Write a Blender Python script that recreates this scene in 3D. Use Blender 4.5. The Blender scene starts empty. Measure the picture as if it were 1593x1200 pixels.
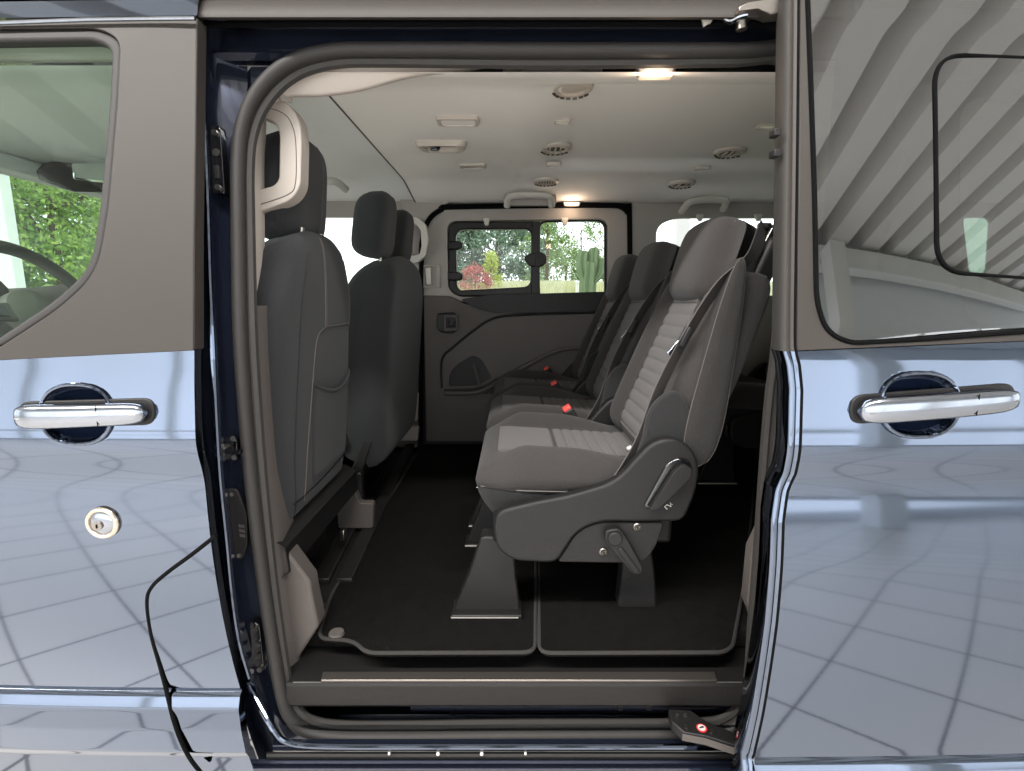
import bpy, bmesh, math, random
from mathutils import Vector, Matrix
random.seed(7)
R = math.radians
scn = bpy.context.scene
col = scn.collection

# ------------------------------------------------------------------ camera, world, lamps, exposure
F, CXP, CYP, W0, H0 = 790.0, 797.0, 600.0, 1593.0, 1200.0
PITCH = R(9.34)
CAM = Vector((0.0, -0.88, 1.34))
cam_d = bpy.data.cameras.new('camera'); cam = bpy.data.objects.new('camera', cam_d); col.objects.link(cam)
cam.location = CAM; cam.rotation_euler = (R(90) - PITCH, 0, 0)
cam_d.sensor_width = 36; cam_d.lens = 36 * F / W0; cam_d.clip_start = 0.02; cam_d.clip_end = 400
scn.camera = cam
world = bpy.data.worlds.new('World'); scn.world = world; world.use_nodes = True
bg = world.node_tree.nodes['Background']; bg.inputs[0].default_value = (0.93, 0.97, 1.0, 1); bg.inputs[1].default_value = 2.2
def area(name, loc, rot, sx, sy, power, color=(1, 1, 1)):
    d = bpy.data.lights.new(name, 'AREA'); d.shape = 'RECTANGLE'; d.size = sx; d.size_y = sy; d.energy = power; d.color = color
    o = bpy.data.objects.new(name, d); col.objects.link(o); o.location = loc; o.rotation_euler = rot
    return o
# long showroom lamps hung under the ceiling in front of the van
area('ceiling_lamp_light', (-2.4, -2.0, 4.3), (R(10), 0, 0), 7.5, 0.25, 560, (1, .97, .94))
# daylight from the glazed front of the hall, behind the photographer
area('glazed_front_light', (.5, -5.6, 1.45), (R(90), 0, R(0)), 20, 2.6, 290, (.95, .975, 1))
scn.view_settings.view_transform = 'Standard'; scn.view_settings.look = 'None'
scn.view_settings.exposure = 0.38; scn.view_settings.gamma = 1.0
scn.cycles.use_denoising = True
scn.cycles.max_bounces = 10; scn.cycles.diffuse_bounces = 5; scn.cycles.glossy_bounces = 5; scn.cycles.transparent_max_bounces = 16
scn.cycles.caustics_reflective = False; scn.cycles.caustics_refractive = False
scn.cycles.sample_clamp_indirect = 6

# ------------------------------------------------------------------ photograph pixel -> point on a real surface
cp, sp_ = math.cos(PITCH), math.sin(PITCH)
def ray(px, py):
    a = (px - CXP) / F; b = (CYP - py) / F
    return Vector((a, cp + b * sp_, -sp_ + b * cp))
def W(px, py, Y):
    d = ray(px, py); t = (Y - CAM.y) / d.y
    return CAM + d * t
def WX(px, py, X):
    d = ray(px, py); return CAM + d * (X / d.x)
def WZ(px, py, Z):
    d = ray(px, py); return CAM + d * ((Z - CAM.z) / d.z)
def WS(px, py, f):
    Y = f(1.2)
    for _ in range(12):
        p = W(px, py, Y); Y = f(p.z)
    return W(px, py, Y)

# ------------------------------------------------------------------ materials
def C(r, g, b):
    f = lambda v: (v / 255 / 12.92) if v / 255 <= .04045 else ((v / 255 + .055) / 1.055) ** 2.4
    return (f(r), f(g), f(b), 1)
MATS = {}
def mat(name, color, rough=.5, metal=0., var=.0, vscale=8., bump=0., bscale=200., coat=0., sheen=0., spec=.5, rvar=0., weave=0, emit=None):
    m = bpy.data.materials.new(name); m.use_nodes = True; nt = m.node_tree; N = nt.nodes; L = nt.links
    b = N['Principled BSDF']
    color = tuple(color[:3]) + (1,)
    b.inputs['Base Color'].default_value = color
    b.inputs['Roughness'].default_value = rough; b.inputs['Metallic'].default_value = metal
    b.inputs['Specular IOR Level'].default_value = spec
    if coat: b.inputs['Coat Weight'].default_value = coat; b.inputs['Coat Roughness'].default_value = .03
    if sheen: b.inputs['Sheen Weight'].default_value = sheen; b.inputs['Sheen Roughness'].default_value = .5
    tc = N.new('ShaderNodeTexCoord')
    if var or rvar:
        n = N.new('ShaderNodeTexNoise'); n.inputs['Scale'].default_value = vscale; n.inputs['Detail'].default_value = 6
        L.new(tc.outputs['Object'], n.inputs['Vector'])
        if var:
            mx = N.new('ShaderNodeMix'); mx.data_type = 'RGBA'
            mx.inputs[6].default_value = tuple(c * (1 - var) for c in color[:3]) + (1,)
            mx.inputs[7].default_value = tuple(min(1, c * (1 + var)) for c in color[:3]) + (1,)
            L.new(n.outputs['Fac'], mx.inputs[0]); L.new(mx.outputs[2], b.inputs['Base Color'])
        if rvar:
            mr = N.new('ShaderNodeMapRange'); mr.inputs[1].default_value = .3; mr.inputs[2].default_value = .7
            mr.inputs[3].default_value = max(0, rough - rvar); mr.inputs[4].default_value = min(1, rough + rvar)
            L.new(n.outputs['Fac'], mr.inputs[0]); L.new(mr.outputs[0], b.inputs['Roughness'])
    if bump:
        bp = N.new('ShaderNodeBump'); bp.inputs['Strength'].default_value = bump; bp.inputs['Distance'].default_value = .002
        if weave:
            v = N.new('ShaderNodeTexVoronoi'); v.inputs['Scale'].default_value = bscale
            L.new(tc.outputs['Object'], v.inputs['Vector']); L.new(v.outputs['Distance'], bp.inputs['Height'])
        else:
            n2 = N.new('ShaderNodeTexNoise'); n2.inputs['Scale'].default_value = bscale; n2.inputs['Detail'].default_value = 4
            L.new(tc.outputs['Object'], n2.inputs['Vector']); L.new(n2.outputs['Fac'], bp.inputs['Height'])
        L.new(bp.outputs['Normal'], b.inputs['Normal'])
    if emit:
        b.inputs['Emission Color'].default_value = tuple(emit[:3]) + (1,); b.inputs['Emission Strength'].default_value = emit[3]
    MATS[name] = m
    return m
def glass_mat(name, tint, refl, graze=.5, rough=0.):
    m = bpy.data.materials.new(name); m.use_nodes = True; nt = m.node_tree; N = nt.nodes; L = nt.links
    N.remove(N['Principled BSDF']); out = N['Material Output']
    tr = N.new('ShaderNodeBsdfTransparent'); tr.inputs[0].default_value = tuple(tint) + (1,)
    gl = N.new('ShaderNodeBsdfGlossy'); gl.inputs['Roughness'].default_value = rough
    lw = N.new('ShaderNodeLayerWeight'); lw.inputs[0].default_value = .35
    mr = N.new('ShaderNodeMapRange'); mr.inputs[3].default_value = refl; mr.inputs[4].default_value = graze
    mx = N.new('ShaderNodeMixShader')
    L.new(lw.outputs['Facing'], mr.inputs[0]); L.new(mr.outputs[0], mx.inputs[0])
    L.new(tr.outputs[0], mx.inputs[1]); L.new(gl.outputs[0], mx.inputs[2]); L.new(mx.outputs[0], out.inputs[0])
    MATS[name] = m
    return m
mat('paint', C(104, 113, 128), .055, 1., var=.03, vscale=400, rvar=.012)
mat('paint_shaded', C(40, 46, 62), .2, .6, coat=1., bump=.02, bscale=14)  # same car paint, darkened as if mirroring dark surroundings
mat('bowl_shaded', C(34, 46, 70), .12, .5, coat=1.)  # same car paint; the bowl's dark reflections are put into its colour
mat('pillar_film', C(50, 46, 43), .55, 0, var=.05, vscale=3, bump=.05, bscale=700, spec=.3)
mat('rubber', C(39, 37, 36), .6, 0, var=.08, vscale=30, bump=.15, bscale=300, spec=.35)
mat('dark_rubber', C(44, 42, 40), .65, 0, var=.1, vscale=30, spec=.35)
mat('gap_black', C(6, 6, 7), .9, spec=.1)
mat('fabric_side', C(33, 31, 30), .95, 0, var=.13, vscale=160, bump=.6, bscale=620, weave=1, sheen=.06)
mat('chrome', C(146, 151, 159), .15, 1., rvar=.05, vscale=60)
mat('steel', C(150, 145, 138), .3, 1., var=.1, vscale=60)
mat('brushed', C(138, 132, 126), .33, .9, var=.08, vscale=90)
mat('gold_ring', C(196, 184, 168), .2, .9)
mat('headliner', C(232, 230, 226), .95, 0, var=.03, vscale=5, bump=.35, bscale=900)
mat('headliner_front', C(228, 230, 229), .95, 0, var=.03, vscale=5, bump=.35, bscale=900)
mat('beige_trim', C(164, 156, 148), .55, 0, var=.02, vscale=6, bump=.12, bscale=700)
mat('light_trim', C(150, 144, 138), .6, 0, var=.03, vscale=6, bump=.15, bscale=700)
mat('cream_trim', C(188, 184, 176), .5, 0, var=.02, vscale=6, bump=.12, bscale=700)
mat('dark_trim', C(80, 75, 72), .6, 0, var=.05, vscale=7, bump=.25, bscale=500, spec=.28)
mat('taupe_trim', C(80, 75, 72), .55, 0, var=.05, vscale=7, bump=.25, bscale=500, spec=.28)
mat('sill_plastic', C(27, 25, 24), .5, 0, var=.06, vscale=7, bump=.3, bscale=420, spec=.28)
mat('black_plastic', C(26, 25, 25), .45, 0, var=.1, vscale=20, bump=.12, bscale=500, spec=.28)
mat('dark_plastic', C(28, 27, 27), .5, 0, var=.08, vscale=9, bump=.3, bscale=420, spec=.28)
mat('seat_plastic', C(27, 26, 26), .5, 0, var=.06, vscale=7, bump=.3, bscale=420, spec=.28)
mat('gloss_black', C(16, 16, 18), .12, 0, coat=.6)
mat('fabric', C(45, 42, 41), .95, 0, var=.13, vscale=160, bump=.6, bscale=620, weave=1, sheen=.08)
mat('fabric_panel', C(80, 77, 76), .95, 0, var=.16, vscale=190, bump=.7, bscale=700, weave=1, sheen=.1)
mat('fabric_dark', C(26, 26, 27), .95, 0, var=.12, vscale=140, bump=.5, bscale=650, weave=1, sheen=.08)
mat('fabric_blue', C(33, 34, 37), .95, 0, var=.12, vscale=140, bump=.5, bscale=650, weave=1, sheen=.08)
mat('stitch', C(88, 83, 79), .8)
mat('belt', C(70, 66, 65), .6, 0, var=.15, vscale=300, bump=.4, bscale=900)
mat('belt_light', C(66, 63, 62), .55, 0, var=.1, vscale=300, bump=.4, bscale=900)
mat('carpet', C(22, 20, 19), 1., 0, var=.45, vscale=60, bump=1., bscale=380, spec=.1)
mat('mat_pile', C(15, 14, 13), 1., 0, var=.5, vscale=45, bump=1., bscale=420, spec=.1)
mat('mat_edge', C(36, 34, 32), .9, 0, var=.15, vscale=90, bump=.5, bscale=500)
mat('red_plastic', C(215, 70, 62), .4)
mat('white_mark', C(190, 188, 184), .6)
mat('red_mark', C(200, 45, 45), .5)
mat('lamp_warm', C(255, 225, 200), .5, emit=(1., .78, .58, 9))
mat('lamp_lens', C(235, 225, 215), .2, emit=(1., .80, .65, .45))
mat('lamp_cool', C(225, 232, 238), .15, 0, coat=1.)
mat('mirror', C(215, 225, 220), .02, 1.)
mat('vent_plastic', C(184, 176, 166), .5, 0, bump=.1, bscale=600)
mat('vent_dark', C(70, 66, 62), .6)
mat('white_paint', C(236, 238, 238), .5, 0, var=.02, vscale=3)
mat('wall_paint', C(232, 236, 242), .7, 0, var=.02, vscale=1.5)
mat('deck', C(226, 224, 222), .6, 0, var=.02, vscale=2)
mat('dash', C(92, 88, 82), .6, 0, var=.06, vscale=8, bump=.2, bscale=500)
mat('bark', C(92, 74, 58), .95, 0, var=.3, vscale=14, bump=.6, bscale=40)
mat('cactus_skin', C(108, 132, 96), .6, 0, var=.15, vscale=18)
mat('pot', C(212, 208, 200), .6, 0, var=.05, vscale=6)
glass_mat('clear_glass', (.97, .985, .98), .012, .15)
glass_mat('green_glass', (.84, .93, .88), .015, .08)
glass_mat('hall_glass', (.99, 1., 1.), .004, .05)
glass_mat('privacy_glass', (.20, .24, .20), .215, .45)
def leaf_mat(name, a, b, trans=.35):
    m = bpy.data.materials.new(name); m.use_nodes = True; nt = m.node_tree; N = nt.nodes; L = nt.links
    bs = N['Principled BSDF']; bs.inputs['Roughness'].default_value = .6
    oi = N.new('ShaderNodeNewGeometry'); cr = N.new('ShaderNodeValToRGB')
    cr.color_ramp.elements[0].color = C(*a); cr.color_ramp.elements[1].color = C(*b)
    L.new(oi.outputs['Random Per Island'], cr.inputs[0]); L.new(cr.outputs[0], bs.inputs['Base Color'])
    tl = N.new('ShaderNodeBsdfTranslucent'); L.new(cr.outputs[0], tl.inputs[0])
    mx = N.new('ShaderNodeMixShader'); mx.inputs[0].default_value = trans
    L.new(bs.outputs[0], mx.inputs[1]); L.new(tl.outputs[0], mx.inputs[2]); L.new(mx.outputs[0], N['Material Output'].inputs[0])
    MATS[name] = m
leaf_mat('leaf_bright', (118, 160, 62), (212, 230, 132), .5)
leaf_mat('leaf_conifer', (74, 104, 76), (176, 198, 178), .35)
leaf_mat('leaf_mid', (78, 108, 56), (160, 186, 110), .4)
leaf_mat('leaf_lime', (150, 170, 50), (214, 222, 110), .4)
leaf_mat('leaf_red', (150, 74, 70), (214, 140, 130), .35)
leaf_mat('grass', (150, 154, 102), (224, 218, 172), .4)
def tile_mat():
    m = bpy.data.materials.new('floor_tile'); m.use_nodes = True; nt = m.node_tree; N = nt.nodes; L = nt.links
    b = N['Principled BSDF']; b.inputs['Roughness'].default_value = .35
    tc = N.new('ShaderNodeTexCoord'); mp = N.new('ShaderNodeMapping'); mp.inputs['Rotation'].default_value = (0, 0, R(46)); mp.inputs['Location'].default_value = (.12, .2, 0)
    br = N.new('ShaderNodeTexBrick'); br.offset = 0; br.inputs['Color1'].default_value = C(220, 214, 208); br.inputs['Color2'].default_value = C(213, 208, 203); br.inputs['Mortar'].default_value = C(118, 116, 120)
    br.inputs['Scale'].default_value = 1; br.inputs['Mortar Size'].default_value = .006; br.inputs['Mortar Smooth'].default_value = .3
    br.inputs['Brick Width'].default_value = .40; br.inputs['Row Height'].default_value = .40
    L.new(tc.outputs['Object'], mp.inputs[0]); L.new(mp.outputs[0], br.inputs['Vector']); L.new(br.outputs['Color'], b.inputs['Base Color'])
    MATS['floor_tile'] = m
tile_mat()
mat('lawn', C(146, 147, 110), .95, 0, var=.3, vscale=3, bump=.6, bscale=60)

# ------------------------------------------------------------------ object helpers
OFF = {}
def link(o, parent):
    col.objects.link(o)
    if parent is not None: o.parent = parent
    return o
def thing(name, label, cat, loc=(0, 0, 0), group=None):
    o = bpy.data.objects.new(name, None); col.objects.link(o); o.empty_display_size = .1
    o.location = loc; o['label'] = label; o['category'] = cat
    if group: o['group'] = group
    OFF[o.name] = Vector(loc)
    return o
def tag(o, label=None, cat=None, group=None, kind=None):
    if label: o['label'] = label
    if cat: o['category'] = cat
    if group: o['group'] = group
    if kind: o['kind'] = kind
    return o
def obj(name, verts, faces, m, parent=None, smooth=True, bevel=0., seg=2, sub=0, auto=35):
    off = OFF.get(parent.name, Vector((0, 0, 0))) if parent is not None else Vector((0, 0, 0))
    me = bpy.data.meshes.new(name); me.from_pydata([tuple(Vector(v) - off) for v in verts], [], faces); me.validate(); me.update()
    bm = bmesh.new(); bm.from_mesh(me); bmesh.ops.remove_doubles(bm, verts=bm.verts, dist=1e-6); bmesh.ops.recalc_face_normals(bm, faces=bm.faces); bm.to_mesh(me); bm.free()
    o = bpy.data.objects.new(name, me); me.materials.append(MATS[m] if isinstance(m, str) else m)
    link(o, parent); OFF[o.name] = off
    if bevel:
        md = o.modifiers.new('bevel', 'BEVEL'); md.width = bevel; md.segments = seg; md.limit_method = 'ANGLE'; md.angle_limit = R(40)
    if sub:
        md = o.modifiers.new('sub', 'SUBSURF'); md.levels = sub; md.render_levels = sub
    if smooth:
        me.shade_smooth()
        if auto: me.set_sharp_from_angle(angle=R(auto))
    return o
class MB:
    def __init__(s): s.v = []; s.f = []
    def add(s, v, f):
        n = len(s.v); s.v += [Vector(p) for p in v]; s.f += [tuple(i + n for i in q) for q in f]; return s
    def box(s, c, d, M=None):
        x, y, z = d[0] / 2, d[1] / 2, d[2] / 2
        v = [Vector((a * x, b * y, e * z)) for a in (-1, 1) for b in (-1, 1) for e in (-1, 1)]
        if M: v = [M @ p for p in v]
        v = [p + Vector(c) for p in v]
        return s.add(v, [(0, 1, 3, 2), (4, 6, 7, 5), (0, 4, 5, 1), (2, 3, 7, 6), (0, 2, 6, 4), (1, 5, 7, 3)])
    def tube(s, path, r, n=8, closed=False, sx=1., up=None):
        P = [Vector(p) for p in path]; k = len(P); rings = []
        prev = None
        for i, p in enumerate(P):
            if closed: t = P[(i + 1) % k] - P[i - 1]
            else: t = P[min(i + 1, k - 1)] - P[max(i - 1, 0)]
            t.normalize()
            a = Vector(up) if up else (prev if prev is not None else (Vector((0, 1, 0)) if abs(t.y) < .9 else Vector((1, 0, 0))))
            a = (a - t * a.dot(t)).normalized(); b = t.cross(a)
            prev = a
            rr = r[i] if isinstance(r, (list, tuple)) else r
            rings.append([p + a * (rr * math.cos(2 * math.pi * j / n)) + b * (rr * sx * math.sin(2 * math.pi * j / n)) for j in range(n)])
        v = [q for g in rings for q in g]; f = []
        for i in range(k if closed else k - 1):
            for j in range(n):
                i2 = (i + 1) % k; j2 = (j + 1) % n
                f.append((i * n + j, i * n + j2, i2 * n + j2, i2 * n + j))
        if not closed: f += [tuple(range(n - 1, -1, -1)), tuple(range((k - 1) * n, k * n))]
        return s.add(v, f)
    def cyl(s, a, b, r, n=20, r2=None): return s.tube([a, b], [r, r if r2 is None else r2], n)
    def grid(s, rows, closed=False):
        nr, nc = len(rows), len(rows[0]); v = [p for r_ in rows for p in r_]; f = []
        for i in range(nr - 1):
            for j in range(nc if closed else nc - 1):
                j2 = (j + 1) % nc; f.append((i * nc + j, i * nc + j2, (i + 1) * nc + j2, (i + 1) * nc + j))
        return s.add(v, f)
    def pillow(s, nu, nv, A, B):
        """closed block between two sheets A(u,v) and B(u,v)"""
        a = [[Vector(A(i / nu, j / nv)) for j in range(nv + 1)] for i in range(nu + 1)]
        b = [[Vector(B(i / nu, j / nv)) for j in range(nv + 1)] for i in range(nu + 1)]
        s.grid(a); s.grid(b)
        ring = [(i, 0) for i in range(nu + 1)] + [(nu, j) for j in range(1, nv + 1)] + [(i, nv) for i in range(nu - 1, -1, -1)] + [(0, j) for j in range(nv - 1, 0, -1)]
        s.grid([[a[i][j] for i, j in ring] + [a[ring[0][0]][ring[0][1]]], [b[i][j] for i, j in ring] + [b[ring[0][0]][ring[0][1]]]])
        return s
    def ribbon(s, path, w, th, side):
        """flat strap along path; side = width direction (function of index or vector)"""
        P = [Vector(p) for p in path]; rows = []
        for i, p in enumerate(P):
            t = (P[min(i + 1, len(P) - 1)] - P[max(i - 1, 0)]).normalized()
            sd = Vector(side(i) if callable(side) else side); sd = (sd - t * sd.dot(t)).normalized(); n = t.cross(sd)
            rows.append([p + sd * w / 2 + n * th / 2, p - sd * w / 2 + n * th / 2, p - sd * w / 2 - n * th / 2, p + sd * w / 2 - n * th / 2])
        s.grid(rows, True); n0 = len(s.v)
        s.f += [(n0 - 1, n0 - 2, n0 - 3, n0 - 4)]
        a = n0 - 4 * len(P); s.f += [(a, a + 1, a + 2, a + 3)]
        return s
    def build(s, name, m, parent=None, **k): return obj(name, s.v, s.f, m, parent, **k)
def spline(pts, n=6, closed=False):
    P = [Vector(p) for p in pts]; k = len(P); out = []
    for i in range(k if closed else k - 1):
        g = lambda q: P[q % k] if closed else P[max(0, min(k - 1, q))]
        a, b, c, d = g(i - 1), g(i), g(i + 1), g(i + 2)
        for j in range(n):
            t = j / n
            out.append(.5 * ((2 * b) + (c - a) * t + (2 * a - 5 * b + 4 * c - d) * t * t + (3 * b - a - 3 * c + d) * t ** 3))
    if not closed: out.append(P[-1])
    return out
def rpoly(pts, r, n=5):
    """polygon with rounded corners; r one value or one per corner"""
    P = [Vector((p[0], p[1])) for p in pts]; k = len(P); out = []
    for i in range(k):
        rr = r[i] if isinstance(r, (list, tuple)) else r
        a, b, c = P[i - 1], P[i], P[(i + 1) % k]
        if rr <= 0: out.append(b); continue
        d1 = (a - b); d2 = (c - b); l = min(rr, d1.length * .49, d2.length * .49)
        p1 = b + d1.normalized() * l; p2 = b + d2.normalized() * l
        for j in range(n + 1):
            t = j / n; out.append((1 - t) ** 2 * p1 + 2 * t * (1 - t) * b + t * t * p2)
    return out
def plate(name, outer, holes, m, parent, fy, th, bevel=0., smooth=True, fz=None, auto=35, seg=2):
    """sheet with holes over the XZ plane: front at Y=fy(x,z), back th further in"""
    f_ = fy if callable(fy) else (lambda x, z: fy)
    bm = bmesh.new(); es = []
    for lp in [outer] + list(holes):
        vs = [bm.verts.new((p[0], f_(p[0], p[1]), p[1])) for p in lp]
        es += [bm.edges.new((vs[i], vs[(i + 1) % len(vs)])) for i in range(len(vs))]
    bmesh.ops.triangle_fill(bm, edges=es, use_beauty=True, normal=(0, -1, 0))
    r_ = bmesh.ops.extrude_face_region(bm, geom=list(bm.faces))
    for e in r_['geom']:
        if isinstance(e, bmesh.types.BMVert): e.co.y += th
    bmesh.ops.recalc_face_normals(bm, faces=bm.faces)
    bmesh.ops.dissolve_limit(bm, angle_limit=R(.5), verts=bm.verts, edges=bm.edges)
    bm.verts.index_update()
    v = [p.co.copy() for p in bm.verts]; f = [tuple(q.index for q in fc.verts) for fc in bm.faces]; bm.free()
    return obj(name, v, f, m, parent, bevel=bevel, smooth=smooth, auto=auto, seg=seg)
def pxpoly(pts, Y):
    out = []
    for p in pts:
        w = WS(p[0], p[1], Y) if callable(Y) else W(p[0], p[1], Y)
        out.append((w.x, w.z))
    return out
def lerp_table(tab):
    def f(z):
        if z >= tab[0][0]: 
            (a, A), (b, B) = tab[0], tab[1]
        elif z <= tab[-1][0]:
            (a, A), (b, B) = tab[-2], tab[-1]
        else:
            for i in range(len(tab) - 1):
                if tab[i][0] >= z >= tab[i + 1][0]: (a, A), (b, B) = tab[i], tab[i + 1]; break
        return A + (B - A) * (z - a) / (b - a)
    return f
def sstep(a, b, x):
    t = max(0, min(1, (x - a) / (b - a))); return t * t * (3 - 2 * t)
def copy_tree(o, parent=None):
    c = o.copy(); col.objects.link(c); c.parent = parent; OFF[c.name] = OFF.get(o.name, Vector((0, 0, 0)))
    for ch in list(o.children): copy_tree(ch, c)
    return c
FL = 0.58           # cabin floor

# ================================================================== THE SETTING
m_ = MB(); m_.add([(-14, -5.7, 0), (14, -5.7, 0), (14, 4.6, 0), (-14, 4.6, 0)], [(0, 1, 2, 3)])
tag(m_.build('floor', 'floor_tile', smooth=False), kind='structure')
m_ = MB(); m_.box((0, -5.75, 2.63), (28, .1, 5.26)); tag(m_.build('wall_behind', 'wall_paint', smooth=False), kind='structure')
# trapezoidal steel deck overhead (its ribs show in the rear side glass)
pts = []; x = -14.0
while x < 14:
    pts += [(x, 4.70), (x + .50, 4.70), (x + .54, 5.2), (x + .84, 5.2)]; x += .88
rows = [[Vector((p[0], y, p[1])) for p in pts] for y in (-5.7, 4.6)]
rows2 = [[Vector((p[0], y, 5.3)) for p in pts] for y in (-5.7, 4.6)]
m_ = MB(); m_.grid(rows); m_.grid(rows2); tag(m_.build('ceiling', 'deck', smooth=False), kind='structure')
m_ = MB(); m_.box((2, -5.45, 4.45), (24, .25, .34)); tag(m_.build('beam', 'white_paint', bevel=.02), kind='structure')
def bank(x, y): return sstep(-.20, -.125, x / (y + .88))
for k in range(9):
    m_ = MB(); m_.box((-8.6 + 2.2 * k, -5.35, 1.5), (.09, .1, 2.9)); tag(m_.build('reflection_bar', 'white_paint', smooth=False), kind='structure')  # unseen bars added before the light to break up the door reflections
m_ = MB(); m_.box((.5, -5.37, 1.0), (20, .08, .07)); tag(m_.build('reflection_crossbar', 'white_paint', smooth=False), kind='structure')  # unseen crossbar, added to break up the reflections too
m_ = MB(); m_.box((4.3, -5.0, 2.2), (.36, .36, 4.4)); tag(m_.build('column', 'white_paint', bevel=.01), kind='structure')
rows = []
for i in range(41):
    rows.append([Vector((-40 + 2.2 * i * 1.0, y, -.05 + (z + .05) * bank(-40 + 2.2 * i, y) + .05 * math.sin(i * 1.3 + y))) for y, z in ((4.65, -.05), (6, .0), (8, .75), (11, 1.55), (15, 1.95), (24, 2.3), (60, 2.4), (150, 2.5))])
m_ = MB(); m_.grid(rows); tag(m_.build('ground', 'lawn'), kind='structure')

# ================================================================== THE VAN
van = thing('van', 'dark blue passenger van with its side door slid open', 'van', (0, .97, 0))
XD = -.5515
doorY = lerp_table([(2.05, .20), (1.93, .145), (1.81, .10), (1.262, .0), (1.252, -.001), (1.20, -.010), (1.105, -.0225), (1.09, -.0235), (1.08, -.021), (1.03, -.0095), (1.02, -.0088), *[(.955 - .0131 * k, -.0095 + .3076 * (.0131 * k) ** 2) for k in range(30)], (.562, .038), (.560, .046), (.557, .046), (.5555, .035), (.53, .0245), (.525, .024), (.48, .026), (.42, .034), (.40, .044), (.30, .07)])
slideY = lerp_table([(2.05, .12), (1.81, .06), (1.27, -.062), (1.262, -.068), (1.20, -.075), (1.11, -.0855), (1.095, -.0865), (1.085, -.084), (1.046, -.0765), (1.036, -.076), (.96, -.0858), (.905, -.0915), *[(.895 - .014 * k, -.0935 + .19 * (.895 - .014 * k - .80) ** 2) for k in range(27)], (.522, -.0789), (.520, -.070), (.5175, -.070), (.516, -.080), (.495, -.0905), (.488, -.091), (.44, -.089), (.38, -.086), (.28, -.06)])
def smoothed(f):
    def g(z):
        h = .002 + .026 * sstep(.58, .76, z)
        return sum(f(z + h * k / 6) * (7 - abs(k)) for k in range(-6, 7)) / 49
    return g
gapY = lerp_table([(2.05, -.012), (.955, -.012), (.86, -.008), (.75, .004), (.65, .019), (.562, .034), (.53, .0215), (.48, .023), (.42, .031), (.30, .068)])
doorY, slideY = smoothed(doorY), smoothed(slideY)
def body_panel(name, parent, fy, z0, z1, xl, xr, dz=.004, hx=None, hz=None, hr=None, xcurve=0., m='paint', th=.02, belt=lambda x: 0.):
    """skin panel from z0 (top) to z1; xl, xr functions of z; optional pressed bowl for the handle"""
    nz = int((z0 - z1) / dz); rows = []
    for i in range(nz + 1):
        z = z0 + (z1 - z0) * i / nz; a, b = xl(z), xr(z); row = []
        n = 160
        for j in range(n + 1):
            x = a + (b - a) * j / n; zb = z0 + (z1 - z0) * i / nz; z = zb + belt(x) * max(0, (zb - 1.14) / (z0 - 1.14))
            y = fy(z) + xcurve * (x - (xr(z) if abs(xr(z)) < abs(xl(z)) else xl(z))) ** 2
            if hx is not None:
                d = abs((x - hx) / hr[0]) ** 2.4 + abs((z - hz) / hr[1]) ** 2.4
                if d < 1: y += .030 * (1 - d ** 1.5) ** .5
            row.append(Vector((x, y, z)))
        rows.append(row)
    m_ = MB(); m_.grid(rows)
    # returned edges
    for side in (0, -1):
        m_.grid([[r_[side] for r_ in rows], [r_[side] + Vector((0, th, 0)) for r_ in rows]])
    return m_.build(name, m, parent, auto=50)

# ------------------------------------------------------------------ driver's door
fd = None
belt_l = W(303, 545, 0).z
hpL = WS(120, 643, doorY)
fd = body_panel('front_door', van, doorY, 1.257, .30, lambda z: -1.28, lambda z: XD - .0 , hx=hpL.x, hz=hpL.z - .002, hr=(.058, .049), xcurve=.035, belt=lambda x: .05 * (x - XD))
tag(fd, 'blue driver door panel with chrome handle')
# upper frame with the window opening
win_px = [(-120, 45), (150, 43), (187, 60), (183, 150), (168, 330), (150, 425), (95, 478), (0, 540), (-120, 610)]
win = [WS(p[0], p[1], doorY) for p in win_px]; winp = rpoly([(p.x, p.z) for p in win], [0, .03, .03, .03, .05, .06, .06, .02, 0], 6)
# inner (glass) outline, inset by the rubber run
gl_px = [(-120, 64), (145, 60), (171, 74), (166, 170), (150, 335), (137, 415), (85, 465), (0, 522), (-120, 595)]
gl = [WS(p[0], p[1], doorY) for p in gl_px]; glp = rpoly([(p.x, p.z) for p in gl], [0, .025, .025, .03, .05, .05, .05, .02, 0], 6)
edge = [(-1.28, 1.257), (-1.28, 1.83), (XD - .32, 1.845), (XD - .002, 1.845), (XD - .002, 1.5), (XD, 1.257)]
xmin = -1.279
def clipx(lp): return [(max(p[0], -1.27 + .0001 * i), p[1]) for i, p in enumerate(lp)]
frame_y = lambda x, z: doorY(z)
outer = [(-1.28, 1.2575 - .0365), (XD, 1.2575), (XD - .002, 1.45), (XD - .004, 1.835), (XD - .25, 1.833), (-1.28, 1.822)]
# window cut that runs out of frame: close it inside the panel
def closed_win(lp, x0):
    q = [p for p in lp if p[0] > x0]
    return q
wl = closed_win(winp, -1.24); 
wl = [(-1.24, wl[0][1])] + [tuple(p) for p in wl if p[1] > 1.262] + [(-1.24, 1.240)]
plate('door_frame', outer, [wl], 'pillar_film', fd, frame_y, .03, bevel=.003)
gl2 = [tuple(p) for p in glp if p[0] > -1.22 and p[1] > 1.275]; gl2 = [(-1.22, gl2[0][1])] + gl2 + [(-1.22, 1.262)]
plate('window_seal', [(p[0] + (.002 if p[0] < -1.2 else 0), p[1]) for p in wl], [gl2], 'rubber', fd, lambda x, z: doorY(z) + .004, .03, bevel=.006, seg=3)
plate('window_pane', [(p[0], p[1]) for p in wl], [], 'green_glass', fd, lambda x, z: doorY(z) + .022, .004)
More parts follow.
